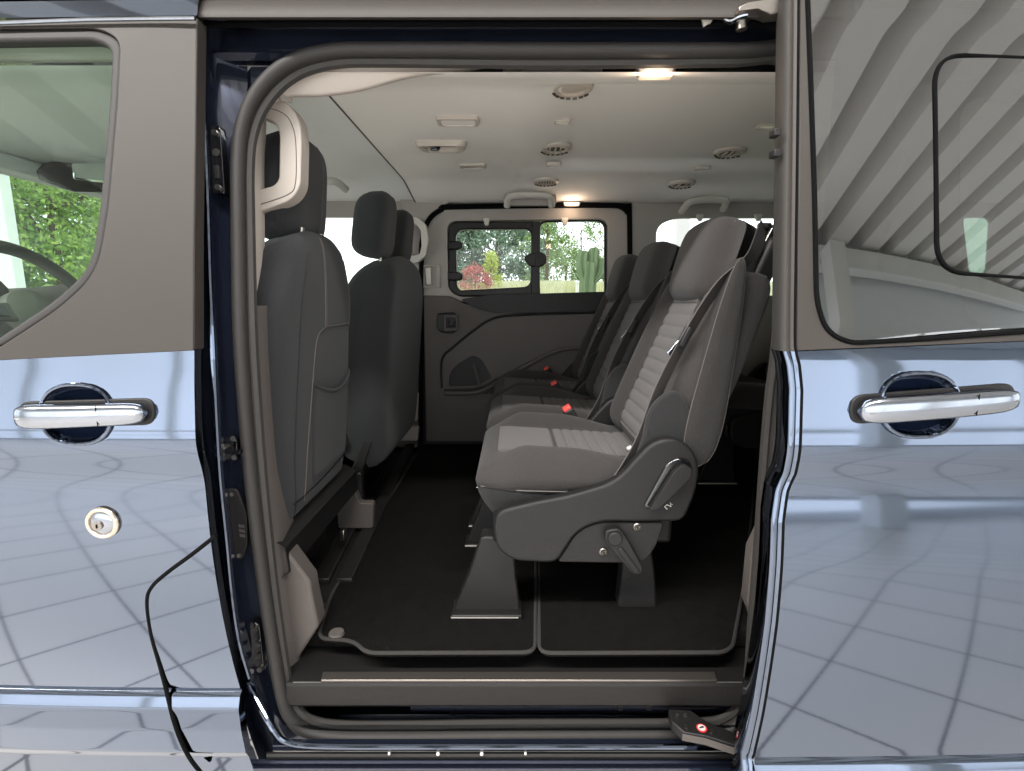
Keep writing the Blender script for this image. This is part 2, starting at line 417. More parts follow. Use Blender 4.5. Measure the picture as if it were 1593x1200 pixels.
# roof rail over the door
rr = []
for i in range(9):
    t = i / 8; z = 1.838 + .20 * t; y = .108 + .03 * t + .25 * t * t
    rr.append([Vector((-1.4, y, z - .012)), Vector((-.9, y, z - .004)), Vector((XD - .003, y, z))])
m_ = MB(); m_.grid(rr); m_.build('roof_rail', 'paint', van)
m_ = MB(); m_.tube([WS(-20, 37, lambda z: .098), WS(140, 31, lambda z: .098), WS(304, 29, lambda z: .099)], .0035, 8); m_.build('rail_edge_trim', 'chrome', van)

def handle(parent, cpx, cpy, half, fy, flip, slope=0.):
    c = WS(cpx, cpy, fy); sc_ = 1
    n = 26; rows = []
    for i in range(n + 1):
        t = -1 + 2 * i / n
        w = (1 - abs(t) ** 9) ** .5
        hgt = .0205 * w * (1 - .08 * t * flip); dep = .013 * w
        x = c.x + t * half; z = c.z + slope * t * half
        arch = -.013 - .007 * (1 - t * t)
        y0 = fy(c.z) + arch
        rows.append([Vector((x, y0 + dep * math.copysign(abs(math.sin(a)) ** .75, math.sin(a)), z + hgt * math.copysign(abs(math.cos(a)) ** .75, math.cos(a)))) for a in [2 * math.pi * k / 20 for k in range(20)]])
    m_ = MB(); m_.grid(rows, True)
    h = m_.build('door_handle', 'chrome', parent)
    m_ = MB(); m_.tube([(c.x + flip * half * .36, fy(c.z) - .0308, c.z + k + slope * flip * half * .36) for k in (-.017, 0, .017)], .0009, 6); m_.build('handle_joint', 'gap_black', h)
    m_ = MB(); m_.tube([(c.x + t * half * .9, fy(c.z) - .0252 - .007 * (1 - t * t), c.z + slope * t * half - .001) for t in [-1 + .1 * k for k in range(21)]], .0008, 6); m_.build('handle_crease', 'steel', h)
    # base plate gasket around the far end
    pl = rpoly([(c.x + s_ * half * 1.03, c.z + q + slope * s_ * half) for s_, q in ((-1, -.0235), (1, -.0235), (1, .0235), (-1, .0235))], .021, 6)
    plate('handle_gasket', pl, [], 'black_plastic', parent, lambda x, z: fy(z) - .003, .006, bevel=.002)
    return h
def bowl(parent, cx, cz, rx, rz, fy):
    rows = []
    for i in range(13):
        q = i / 12; row = []
        for k in range(40):
            a = 2 * math.pi * k / 40
            ex = math.copysign(abs(math.cos(a)) ** (2 / 2.4), math.cos(a)); ez = math.copysign(abs(math.sin(a)) ** (2 / 2.4), math.sin(a))
            d = q ** 2.4
            row.append(Vector((cx + ex * rx * q * 1.05, fy(cz + ez * rz * q) - .003 + (.030 * max(0, 1 - d ** 1.5) ** .5 if q < 1 else 0), cz + ez * rz * q * 1.05)))
        rows.append(row)
    m_ = MB(); m_.grid(rows, True); m_.build('handle_recess', 'bowl_shaded', parent)
    m_ = MB(); m_.tube([p + Vector((0, .001, 0)) for p in rows[-1]], .0034, 8, True); m_.build('recess_rim', 'paint', parent)
bowl(fd, hpL.x, hpL.z - .002, .058, .049, doorY)
handle(fd, 136, 643, .115, doorY, 1, .03)
lk = WS(161, 813, doorY); m_ = MB()
m_.tube([(lk.x + .0255 * math.cos(a), lk.y - .002, lk.z + .0255 * math.sin(a)) for a in [2 * math.pi * k / 40 for k in range(40)]], .0046, 10, True); m_.build('lock_ring', 'gold_ring', fd)
m_ = MB(); rows = []
for i in range(9):
    q = i / 8; rows.append([Vector((lk.x + .023 * math.cos(a) * math.cos(q * 1.57), lk.y - .001 - .006 * math.sin(q * 1.57), lk.z + .023 * math.sin(a) * math.cos(q * 1.57))) for a in [2 * math.pi * k / 28 for k in range(28)]])
m_.grid(rows, True); lc = m_.build('lock_cylinder', 'chrome', fd)
m_ = MB(); m_.cyl((lk.x - .004, lk.y - .010, lk.z - .003), (lk.x - .004, lk.y - .004, lk.z - .003), .0085, 20); kf = m_.build('key_face', 'brushed', lc)
m_ = MB(); m_.box((lk.x - .004, lk.y - .0105, lk.z - .003), (.0018, .002, .007)); m_.build('key_slot', 'gap_black', lc)
# the gap line of the lower front corner
gp = [(337, 833), (300, 862), (262, 890), (238, 912), (230, 935), (236, 985), (248, 1030), (258, 1068), (262, 1085)]
m_ = MB(); m_.tube(spline([WS(p[0], p[1], lambda z: gapY(z) + .0015) for p in gp] + [W(270, 1118, .0235), W(281, 1150, .026), W(296, 1180, .032), W(316, 1206, .040)], 8), .0040, 8); m_.build('panel_gap', 'gap_black', fd)

# ------------------------------------------------------------------ centre pillar jamb between door and opening
def jamb_line(pts): return spline([Vector(p) for p in pts], 5)
ys = [20, 80, 140, 200, 260, 340, 440, 545, 640, 740, 840, 930, 1000, 1070, 1120, 1160, 1200]
lean = lambda z: max(0, (z - 1.256)) * .18
tuck = lambda z: max(0, 1.0 - z) * .10
colsx = [ # px x at each y, depth behind the skin
    ([306, 306, 306, 306, 306, 305, 303, 301, 301, 312, 328, 345, 358, 372, 382, 395, 410], .030),
    ([311, 311, 311, 310, 311, 312, 312, 314, 316, 327, 342, 354, 366, 381, 392, 410, 430], .075),
    ([318, 318, 318, 318, 321, 324, 327, 332, 336, 342, 352, 361, 372, 392, 404, 420, 440], .060),
    ([322, 322, 322, 323, 326, 329, 332, 338, 342, 348, 358, 367, 378, 398, 412, 428, 450], .060),
    ([327, 327, 327, 327, 330, 333, 337, 343, 348, 354, 365, 376, 390, 406, 420, 440, 460], .085),
    ([345, 345, 345, 347, 347, 347, 349, 352, 357, 364, 377, 389, 400, 416, 430, 455, 480], .100),
    ([385, 385, 385, 375, 368, 368, 370, 374, 380, 392, 408, 422, 434, 450, 465, 490, 520], .115)]
rows = []
for xs, dpt in colsx:
    rows.append(spline([WS(x_, y_, lambda z: dpt + lean(z) + tuck(z)) for x_, y_ in zip(xs, ys)], 5))
m_ = MB(); m_.grid(rows); pj = m_.build('centre_pillar', 'paint_shaded', van, auto=80)
rg = [p + Vector((0, -.003, 0)) for p in rows[2]][6:66] + [WS(px, py, lambda z: .062) for px, py in ((428, 1138), (446, 1154), (475, 1160), (540, 1162), (700, 1162), (900, 1162), (1195, 1162))]
m_ = MB(); m_.tube(spline(rg, 3), .0060, 10); m_.build('ridge_highlight', 'paint', pj)  # tube in the lighter paint copy draws the jamb's highlight stripe
# rubber flap on the door's shut edge
rows = []
for xs, dpt in (([309] * 8 + [301, 304, 318, 330], .012), ([317, 317, 317, 316, 315, 314, 313, 313, 314, 320, 333, 336], .034)):
    rows.append(spline([WS(x_, y_, lambda z: doorY(z) + dpt) for x_, y_ in zip(xs, [30, 80, 140, 200, 260, 340, 440, 545, 640, 720, 800, 832])], 5))
m_ = MB(); m_.grid(rows); m_.build('edge_flap', 'rubber', fd)
# hinge receivers, striker, type plate on the pillar
def pil(px, py, d): return WS(px, py, lambda z: d + lean(z) + tuck(z))
def plate_on(name, quad, d, th, m, parent, bolts=(), r=.006):
    lp = rpoly(pxpoly(quad, lambda z: d + lean(z) + tuck(z)), r, 4)
    o = plate(name, lp, [], m, parent, lambda x, z: d + lean(z) + tuck(z), th, bevel=.0015)
    return o
o = plate_on('upper_latch_plate', [(326, 194), (343, 196), (350, 302), (330, 300)], .072, .02, 'gloss_black', pj)
for bx, by in ((336, 207), (341, 292)):
    c = pil(bx, by, .072); m_ = MB(); m_.cyl(c, c + Vector((0, -.006, 0)), .005, 10); m_.build('bolt', 'steel', o)
c = pil(338, 238, .072); m_ = MB(); m_.cyl(c, c + Vector((0, -.004, 0)), .007, 14); m_.build('locating_hole', 'dark_rubber', o)
c = pil(338, 268, .070); m_ = MB(); m_.box(c, (.010, .006, .024)); m_.build('locating_slot', 'dark_plastic', o, bevel=.001)
o = plate_on('lower_latch_plate', [(388, 968), (404, 972), (412, 1044), (394, 1036)], .085, .02, 'gloss_black', pj)
for k, (bx, by) in enumerate(((397, 980), (403, 1001), (404, 1020), (406, 1040))):
    c = pil(bx, by, .085); m_ = MB(); m_.cyl(c, c + Vector((0, -.006, 0)), .006, 12); m_.build('bolt', 'steel' if k != 2 else 'dark_rubber', o)
o = plate_on('type_plate', [(353, 760), (370, 762), (384, 800), (385, 850), (376, 872), (364, 868), (356, 820)], .082, .008, 'black_plastic', pj, r=.008)
for k in range(3):
    for q in range(3):
        c = pil(373 + q * 3.1 + k * .8, 818 + k * 7.5 + q * .6, .0808); m_ = MB(); m_.box(c, (.0026, .001, .0065)); m_.build('printed_digit', 'belt_light', o)
for bx, by in ((362, 769), (373, 864)):
    c = pil(bx, by, .082); m_ = MB(); m_.cyl(c, c + Vector((0, -.003, 0)), .004, 12); m_.build('rivet', 'steel', o)
lp = rpoly(pxpoly([(350, 690), (362, 676), (371, 684), (372, 712), (363, 718), (352, 708)], lambda z: .094 + lean(z) + tuck(z)), .006, 4)
o = plate('door_striker', lp, [], 'gloss_black', pj, .090, .012, bevel=.002)
c1 = pil(360, 697, .085); c2 = pil(376, 703, .055); m_ = MB(); m_.tube([c1, c1 + Vector((.004, -.025, 0)), c2], .0048, 10); m_.build('striker_bar', 'gloss_black', o)
for bx, by in ((365, 682), (367, 711), (356, 694)):
    c = pil(bx, by, .088); m_ = MB(); m_.cyl(c, c + Vector((0, -.005, 0)), .0055, 12); m_.build('bolt', 'steel', o)

# ------------------------------------------------------------------ opening seal
sealY = lambda z: .085 + max(0, z - 1.25) * .17 + max(0, .9 - z) * .05
sc_px = [(1230, 80), (1150, 80), (1000, 80), (850, 80), (700, 79), (590, 79), (520, 81), (465, 94), (425, 119), (394, 158), (377, 205), (372, 260), (372, 330), (373, 420), (375, 510), (380, 600), (390, 720), (402, 830), (415, 930), (429, 1020), (441, 1085), (456, 1118), (482, 1137), (530, 1144), (620, 1145), (800, 1143), (980, 1142), (1090, 1140), (1135, 1132), (1163, 1106), (1175, 1060), (1182, 980), (1192, 880), (1201, 780), (1209, 690), (1217, 610), (1226, 540), (1234, 400), (1238, 250), (1236, 140)]
sp = spline([WS(p[0], p[1], sealY) for p in sc_px], 8, True)
m_ = MB(); m_.tube(sp, .0185, 14, True, sx=.75); sl = m_.build('door_seal', 'rubber', van)
cx_, cz_ = .02, 1.2
inn = []
for p in sp:
    d = Vector((cx_ - p.x, 0, cz_ - p.z)); d.normalize(); inn.append(p + d * .017 + Vector((0, .010, 0)))
m_ = MB(); m_.tube(inn, .0105, 8, True); m_.build('seal_lip', 'dark_rubber', sl)
# inner shell edge behind the seal (painted flange closing the gap to the trims)
o2 = []
for p in sp:
    d = Vector((cx_ - p.x, 0, cz_ - p.z)); d.normalize(); o2.append(d)
rows = [[p - d * .012 + Vector((0, .01, 0)) for p, d in zip(sp, o2)] , [p - d * .012 + Vector((0, .05, 0)) for p, d in zip(sp, o2)], [p - d * .07 + Vector((0, .05, 0)) for p, d in zip(sp, o2)]]
m_ = MB(); m_.grid(rows, True); m_.build('opening_flange', 'paint_shaded', van)

# ------------------------------------------------------------------ roof gutter and upper door track
rows = []
for py, Y in ((-60, .215), (-20, .165), (6, .13), (20, .118), (27, .118), (31, .128), (30, .20), (40, .215), (60, .205), (74, .20), (78, .19), (82, .185), (95, .20)):
    rows.append([W(px, py, Y) for px in (308, 420, 560, 700, 900, 1100, 1330)])
m_ = MB(); m_.grid(rows[:6]); m_.build('roof_gutter', 'pillar_film', van)
m_ = MB(); m_.grid(rows[5:]); tr_ = m_.build('upper_track', 'paint_shaded', van)
m_ = MB(); m_.tube([W(px, 37 + (0 if px > 420 else 2), .165) for px in (312, 500, 800, 1100, 1230)], .006, 8); m_.build('track_lip', 'gap_black', van)
# roller bracket at the end of the track
br = W(1158, 32, .12)
m_ = MB(); m_.tube(spline([W(1124, 29, .13), W(1132, 34, .13), W(1140, 34, .125), W(1150, 29, .12), W(1162, 26, .12)], 5), .006, 8, sx=.5); o = m_.build('roller_bracket', 'chrome', van)
for (x_, y_), (x2, y2), r_ in (((1156, 18), (1156, 33), .013), ((1154, 33), (1154, 47), .0095)):
    m_ = MB(); m_.cyl(W(x_, y_, .13), W(x2, y2, .13), r_, 16); m_.build('roller', 'steel', o, bevel=.001)
lp = pxpoly([(1150, 10), (1165, 3), (1215, -5), (1222, 20), (1200, 22), (1180, 13), (1150, 17)], .10)
plate('bracket_plate', lp, [], 'brushed', o, .10, .03, bevel=.002)
lp = pxpoly([(1094, 26), (1110, 25), (1109, 33), (1102, 36), (1097, 40)], .14); plate('track_stop', lp, [], 'cream_trim', o, .14, .01, bevel=.002)

# ------------------------------------------------------------------ sill, step and lower rails
def hstrip(name, m, prof, x0=395, x1=1235, parent=van, **k):
    rows = [[W(px, py, Y) for px in (x0, (x0 + x1) / 2, x1)] for py, Y in prof]
    m_ = MB(); m_.grid(rows); return m_.build(name, m, parent, **k)
sillY = .10
a = W(470, 1061, sillY); b = W(1172, 1061, sillY); zt = a.z
step = hstrip('sill_step', 'sill_plastic', [(1062, .100), (1068, .096), (1097, .098), (1099, .106)], 446, 1168)
m_ = MB(); zf = FL
zs = W(800, 1061, .100).z
m_.add([(a.x - .025, .100, zs), (b.x + .02, .100, zs), (b.x + .10, .22, zs + .004), (a.x - .12, .22, zs + .004), (b.x + .10, .225, FL + .02), (a.x - .12, .225, FL + .001), (b.x + .10, .225, FL + .001)], [(0, 1, 2, 3), (3, 2, 6, 5)])
m_.build('sill_top', 'black_plastic', step)
s1, s2, s3, s4 = WZ(503, 1045, zs + .004), WZ(1112, 1045, zs + .004), WZ(1116, 1058, zs + .004), WZ(500, 1058, zs + .004)
m_ = MB(); m_.add([s1, s2, s3, s4] + [q - Vector((0, 0, .01)) for q in (s1, s2, s3, s4)], [(0, 1, 2, 3), (0, 4, 5, 1), (1, 5, 6, 2), (2, 6, 7, 3), (3, 7, 4, 0)]); m_.build('scuff_plate', 'brushed', step, bevel=.001)
hstrip('track_recess', 'paint_shaded', [(1094, .106), (1098, .20), (1112, .21), (1124, .20), (1128, .09)], 440, 1190)
hstrip('lower_track', 'paint_shaded', [(1097, .13), (1101, .125), (1105, .128), (1108, .14)], 640, 1160)
hstrip('track_highlight_strip', 'steel', [(1108.5, .135), (1109.6, .136)], 700, 1140)  # thin steel strip stands in for a highlight along the track
lip = hstrip('lower_body_edge', 'paint_shaded', [(1150, .085), (1156, .072), (1160, .066), (1165, .066), (1169, .075), (1171, .085)], 425, 1200, auto=80)
hstrip('lower_rubber_strip', 'rubber', [(1170, .075), (1173, .066), (1178, .064), (1182, .07)], 415, 1200)
hstrip('rocker_panel', 'paint_shaded', [(1181, .075), (1188, .068), (1192, .05), (1196, .043), (1206, .04), (1260, .06)], 395, 1200)
for px in (606, 682, 750, 818):
    c = W(px, 1174, .063); m_ = MB(); m_.cyl(c, c + Vector((0, 0, .007)), .0045 if px in (682, 750) else .003, 10, .0025); m_.build('clip', 'white_mark', lip, bevel=.001)
for px in (965, 1010):
    c = W(px, 1101, .122); m_ = MB(); m_.box(c, (.012, .006, .012)); m_.build('track_clip', 'black_plastic', step, bevel=.001)
# lower hinge arm of the sliding door
arm_top = [(1040, 1103), (1074, 1104), (1100, 1122), (1140, 1138), (1185, 1160), (1185, 1178), (1145, 1160), (1100, 1146), (1065, 1140), (1045, 1122)]
arm = thing('dummy', 'x', 'x'); bpy.data.objects.remove(arm)
za = W(1090, 1125, .05).z
top = [WZ(p[0], p[1], za - .0005 * (p[0] - 1040) * .3) for p in arm_top]
m_ = MB(); n = len(top); bot = [p - Vector((0, 0, .022)) for p in top]
m_.add(top + bot, [tuple(range(n)), tuple(range(2 * n - 1, n - 1, -1))] + [(i, (i + 1) % n, n + (i + 1) % n, n + i) for i in range(n)])
arm = m_.build('lower_door_arm', 'black_plastic', van, bevel=.003)
fr = [WZ(p[0], p[1], za - .0005 * (p[0] - 1040) * .3) + Vector((0, -.002, -.002)) for p in ((1062, 1139), (1098, 1146), (1143, 1161), (1172, 1174))]
m_ = MB(); m_.grid([[p for p in fr], [p - Vector((0, -.001, .017)) for p in fr]]); m_.build('arm_edge', 'taupe_trim', arm)
def topdisc(px, py, r, name, m, par, h=.0015, n=20):
    c = WZ(px, py, za - .0005 * (px - 1040) * .3); m_ = MB(); m_.cyl(c, c + Vector((0, 0, h)), r, n); return m_.build(name, m, par)
topdisc(1092, 1133.5, .0105, 'warning_sign_ring', 'red_mark', arm, .0015); topdisc(1092, 1133.5, .0078, 'warning_sign_face', 'white_mark', arm, .0022)
c = WZ(1092, 1133.5, za - .0078); m_ = MB(); m_.box(c + Vector((0, 0, .0024)), (.010, .0025, .001), Matrix.Rotation(R(12), 3, 'Z')); m_.box(c + Vector((.002, .002, .0024)), (.004, .002, .001)); m_.build('warning_symbol', 'gap_black', arm)
for px, py in ((1054, 1114), (1067, 1113), (1069, 1132), (1108, 1139)): topdisc(px, py, .0042, 'bolt', 'steel', arm, .003)

# ------------------------------------------------------------------ slid-open rear door
XS = .4495
edgeX = lerp_table([(2.05, .475), (1.83, .462), (1.60, .452), (1.262, .436), (1.24, .442), (1.20, .447), (1.06, .447), (1.03, .438), (.98, .432), (.80, .431), (.62, .425), (.45, .415), (.28, .40)])
hpR = WS(1430, 630, slideY)
sd = body_panel('sliding_door', van, slideY, 1.2615, .28, lambda z: edgeX(z) + .022, lambda z: 1.10, hx=hpR.x, hz=hpR.z, hr=(.0595, .049), xcurve=.03, belt=lambda x: .042 * (x - .46))
tag(sd, 'blue side door slid back towards the rear')
bowl(sd, hpR.x, hpR.z, .0595, .049, slideY)
handle(sd, 1450, 628, .128, slideY, 1, .08)
# rolled front edge of the door
def edge_col(off, dy, m, name, parent, r=.0045, z0=1.95, z1=.28):
    path = [Vector((edgeX(z) + off, slideY(z) + dy, z)) for z in [z0 + (z1 - z0) * i / 120 for i in range(121)]]
    m_ = MB(); m_.tube(path, r, 8); return m_.build(name, m, parent)
rows = []
for off, dy in ((.0225, .0005), (.0165, .001), (.0145, .004), (.0120, .004), (.0105, .001), (.003, .0012), (.0005, .004), (.0, .03), (.01, .06)):
    rows.append([Vector((edgeX(z) + off, slideY(z) + dy, z)) for z in [1.2615 + (.28 - 1.2615) * i / 150 for i in range(151)]])
m_ = MB(); m_.grid(rows); m_.build('folded_edge', 'paint', sd, auto=70)
def upper_edge(tab, nm, m):
    rows = [[Vector((edgeX(z) + off, slideY(z) + dy, z)) for z in [1.95 + (1.262 - 1.95) * i / 40 for i in range(41)]] for off, dy in tab]
    m_ = MB(); m_.grid(rows); m_.build(nm, m, sd, auto=70)
upper_edge(((.0225, .0005), (.0165, .001), (.0145, .004), (.0120, .004), (.0105, .001), (.0045, .0012)), 'folded_edge', 'pillar_film')
upper_edge(((.0045, .0012), (.001, .004), (-.001, .012), (.0, .03), (.012, .06)), 'edge_rubber', 'dark_rubber')
edge_col(.0195, .0005, 'gap_black', 'edge_groove', sd, .0022)
# upper frame, glass, opening pane
sframe_y = lambda x, z: slideY(z)
of = [(edgeX(1.262) + .0225, 1.2625), (1.10, 1.2895), (1.10, 1.95), (edgeX(1.95) + .0225, 1.95), (edgeX(1.6) + .0225, 1.6)]
gw_px = [(1256, -30), (1262, 150), (1267, 300), (1270, 470), (1285, 515), (1320, 534), (1450, 527), (1700, 508), (1700, -30)]
gw = [WS(p[0], p[1], slideY) for p in gw_px]; gwp = [(min(p.x, 1.095), min(p.z, 1.94)) for p in gw]
gwp[-3] = (1.094, gw[-3].z); gwp[-2] = (1.095, 1.285 + .006); 
gwp = [(gw[0].x, 1.94)] + [(p.x, p.z) for p in gw[1:7]]
zend = gw[6].z + (gw[7].z - gw[6].z) * (1.09 - gw[6].x) / (gw[7].x - gw[6].x)
gwp += [(1.09, max(zend, 1.2965)), (1.09, 1.94)]
gwr = rpoly(gwp, [.01, .01, .01, .03, .02, .03, .02, .0, .0], 5)
plate('door_frame', of, [gwr], 'pillar_film', sd, sframe_y, .03, bevel=.003)
# gently bowed glass
cxg = sum(p[0] for p in gwr) / len(gwr)
gx0, gx1 = gw[1].x - .012, 1.092
rows = []
for i in range(41):
    z = 1.945 + (1.262 - 1.945) * i / 40
    rows.append([Vector((x_, slideY(z) + .0065 - .003 * (1 - ((z - 1.6) / .345) ** 2) + .20 * (x_ - gx0) ** 2, z)) for x_ in [gx0 + (gx1 - gx0) * j / 30 for j in range(31)]])
def in_poly(x, z, lp):
    c_ = False
    for i in range(len(lp)):
        (x1, z1), (x2, z2) = lp[i - 1], lp[i]
        if (z1 > z) != (z2 > z) and x < (x2 - x1) * (z - z1) / (z2 - z1) + x1: c_ = not c_
    return c_
glassY = lambda x, z: slideY(z) + .0065 - .003 * (1 - ((z - 1.6) / .345) ** 2) + .20 * (x - gx0) ** 2
def grid_fill(name, lp, fy, m, parent, n=56):
    """fine sheet cut to an outline: rows of cells across the polygon"""
    zs_ = [p[1] for p in lp]; z0, z1 = min(zs_), max(zs_); rows = []
    for i in range(n + 1):
        z = z0 + (z1 - z0) * (i / n); zz = min(max(z, z0 + 1e-5), z1 - 1e-5); xs = []
        for k in range(len(lp)):
            (xa, za_), (xb, zb) = lp[k - 1], lp[k]
            if (za_ > zz) != (zb > zz): xs.append(xa + (xb - xa) * (zz - za_) / (zb - za_))
        a_, b_ = min(xs), max(xs)
        rows.append([Vector((a_ + (b_ - a_) * j / n, fy(a_ + (b_ - a_) * j / n, z), z)) for j in range(n + 1)])
    m_ = MB(); m_.grid(rows); return m_.build(name, m, parent, auto=0)
gs = grid_fill('window_pane', [tuple(p) for p in gwr], glassY, 'privacy_glass', sd)
m_ = MB(); m_.tube([Vector((p[0], slideY(p[1]) - .0005, p[1])) for p in gwr[:-1]], .0042, 8); m_.build('window_seal', 'gap_black', sd)
pp = rpoly([tuple((lambda w: (w.x, w.z))(WS(x_, y_, slideY))) for x_, y_ in ((1720, 70), (1465, 79), (1469, 422), (1720, 437))], [0, .055, .05, 0], 8)
m_ = MB(); m_.tube([Vector((p[0], glassY(p[0], p[1]) - .001, p[1])) for p in pp], .0032, 8); m_.build('vent_window_seal', 'gap_black', sd)
for py in (208, 240):
    c = W(1206, py, .02); m_ = MB(); m_.box(c, (.012, .02, .012)); m_.build('door_edge_catch', 'black_plastic', sd, bevel=.002)
c = W(1208, 862, .0); m_ = MB(); m_.box(c + Vector((.004, .03, 0)), (.018, .02, .05)); o = m_.build('contact_block', 'black_plastic', sd, bevel=.002)
for k in range(3):
    c = W(1197, 852 + 9 * k, .02); m_ = MB(); m_.cyl(c + Vector((.006, 0, 0)), c - Vector((.004, 0, 0)), .004, 10); m_.build('contact_pin', 'brushed', o)
# lower hinge fittings
m_ = MB(); m_.cyl(W(1166, 1066, .03), W(1184, 1068, .03), .006, 10); m_.build('hinge_pin', 'chrome', sd)
lp = pxpoly([(1164, 1086), (1178, 1088), (1196, 1094), (1196, 1110), (1180, 1098), (1165, 1094)], .03); plate('hinge_plate', lp, [], 'brushed', sd, .03, .012, bevel=.002)
# lower protective strip chamfer end
c0 = Vector((edgeX(.5) + .02, slideY(.51), .5))

# ------------------------------------------------------------------ rear quarter behind the slid door
qy = lambda x, z: .02 + max(0, z - 1.256) * .18 + max(0, 1 - z) * .10
hole = rpoly([(.80, 1.30), (1.40, 1.30), (1.40, 1.70), (.80, 1.70)], .05)
plate('rear_quarter', [(.60, .35), (3.0, .35), (3.0, 1.86), (.60, 1.86)], [hole], 'paint_shaded', van, qy, .02)
plate('rear_quarter_pane', [tuple(p) for p in rpoly([(.79, 1.29), (1.41, 1.29), (1.41, 1.71), (.79, 1.71)], .05)], [], 'green_glass', van, lambda x, z: qy(x, z) + .022, .004)

# ------------------------------------------------------------------ headliner
HX0, HX1 = -.466, 2.9
def headZ(x, y):
    e0 = sstep(.12, .50, y); e1 = 1 - sstep(1.38, 1.72, y)
    z = 1.775 + .085 * e0 * 1.0 - .045 * (1 - e1)
    # raised centre tray of the rear part
    z += .032 * sstep(.02, .22, x) * sstep(.43, .50, y) * (1 - sstep(1.20, 1.30, y))
    return z
rows = []
for i in range(61):
    x = HX0 + (HX1 - HX0) * i / 60
    rows.append([Vector((x, .205 + (1.73 - .205) * j / 70, headZ(x, .205 + (1.73 - .205) * j / 70))) for j in range(71)])
m_ = MB(); m_.grid(rows); hl = m_.build('headliner', 'headliner', van, auto=0)
rows = []
for i in range(31):
    x = -1.75 + (HX0 - .004 + 1.75) * i / 30
    dr = .05 * sstep(.95, 1.75, -x)
    rows.append([Vector((x, .205 + (1.73 - .205) * j / 50, headZ(-.45, .205 + (1.73 - .205) * j / 50) + .012 - dr)) for j in range(51)])
m_ = MB(); m_.grid(rows); hf = m_.build('front_headliner', 'headliner_front', van, auto=0)
m_ = MB(); m_.tube([Vector((HX0 - .001, y, headZ(HX0, y) + .003)) for y in [.22 + .02 * i for i in range(76)]], .0045, 8); m_.build('headliner_joint', 'vent_dark', hl)
# outer roof above
m_ = MB(); rows = []
for j in range(25):
    y = .118 + (1.76 - .118) * j / 24; z = 1.90 + .13 * math.sin(math.pi * j / 24) ** .5
    rows.append([Vector((-1.7, y, z - .03)), Vector((-.5, y, z)), Vector((3., y, z))])
m_.grid(rows); m_.build('roof', 'paint_shaded', van)
# pale side rail trim above the opening
top_edge = [(408, 150), (440, 112), (480, 92), (560, 84), (660, 84), (760, 84), (830, 86)]
low_edge = [(412, 168), (450, 153), (500, 151), (560, 143), (640, 122), (740, 110), (782, 97)]
rows = [spline([W(px, py, .205) for px, py in top_edge], 6), spline([W(px, py, .215) + Vector((0, 0, .008)) for px, py in low_edge], 6), spline([W(px, py, .225) for px, py in low_edge], 6), spline([W(px, py, .25) + Vector((0, 0, .02)) for px, py in low_edge], 6), spline([W(px, py, .33) + Vector((0, 0, .06)) for px, py in low_edge], 6)]
m_ = MB(); m_.grid(rows); m_.build('side_rail_trim', 'beige_trim', van, auto=0)
m_ = MB(); m_.tube([W(425, 135, .21), W(440, 152, .22), W(452, 154, .24)], .008, 8); m_.build('rail_clip', 'light_trim', van)
def on_head(px, py):
    Z = 1.85
    for _ in range(8):
        p = WZ(px, py, Z); Z = headZ(p.x, p.y)
    return WZ(px, py, Z)
def vent(px, py, r, slats, label=None):
    c = on_head(px, py) - Vector((0, 0, .001)); rows = []
    for rr, dz in ((r * 1.32, .004), (r * 1.28, -.006), (r * 1.08, -.011), (r * .86, -.010), (r * .8, .002)):
        rows.append([c + Vector((rr * math.cos(a), rr * math.sin(a), dz)) for a in [2 * math.pi * k / 36 for k in range(36)]])
    m_ = MB(); m_.grid(rows, True); v = m_.build('air_vent', 'vent_plastic', hl)
    rows = [[c + Vector((q * r * .81 * math.cos(a), q * r * .81 * math.sin(a), -.004 - .004 * (1 - q))) for a in [2 * math.pi * k / 28 for k in range(28)]] for q in (.02, .5, 1)]
    m_ = MB(); m_.grid(rows, True); m_.build('vent_disc', 'vent_plastic' if not slats else 'vent_dark', v)
    for k in range(slats):
        o_ = (k - (slats - 1) / 2) * r * 1.3 / slats; l = (max(.05, .62 - (o_ / r) ** 2)) ** .5 * r
        m_ = MB(); m_.box(c + Vector((o_, 0, -.009)), (.004, 2 * l, .008)); m_.build('vent_slat', 'vent_plastic', v)
    for k in range(7):
        a = R(25 + 21 * k); a2 = a + R(13); m_ = MB()
        m_.tube([c + Vector((r * 1.12 * math.cos(q), r * 1.12 * math.sin(q), -.0105)) for q in (a, (a + a2) / 2, a2)], .0045, 6); m_.build('vent_notch', 'vent_dark', v)
    return v
vent(890, 134, .042, 0); vent(864, 229, .044, 3); vent(850, 281, .042, 5); vent(1136, 235, .044, 3); vent(1061, 285, .044, 2)
def head_plate(px, py, w, d, name, m, inset=None, h=.006, rot=0):
    c = on_head(px, py); lp = rpoly([(-w / 2, -d / 2), (w / 2, -d / 2), (w / 2, d / 2), (-w / 2, d / 2)], min(w, d) * .28, 4)
    n = len(lp); m_ = MB(); Mx = Matrix.Rotation(R(rot), 3, 'Z')
    rows = [[c + Mx @ Vector((p[0] * k, p[1] * k, dz)) for p in lp] for k, dz in ((1.06, .004), (1.02, -h), (.86, -h - .001), (.82, -h + .003))]
    m_.grid(rows, True); o = m_.build(name, m, hl)
    m_ = MB(); m_.add([c + Mx @ Vector((p[0] * .83, p[1] * .83, -h + .002)) for p in lp], [tuple(range(n))]); m_.build('lamp_lens' if inset and 'lamp' in inset else 'cover_face', inset or m, o, smooth=False)
    return o
head_plate(713, 186, .118, .060, 'ceiling_cover', 'vent_plastic', 'headliner', .010)
head_plate(736, 257, .100, .05, 'ceiling_cover', 'vent_plastic', 'vent_plastic', .008)
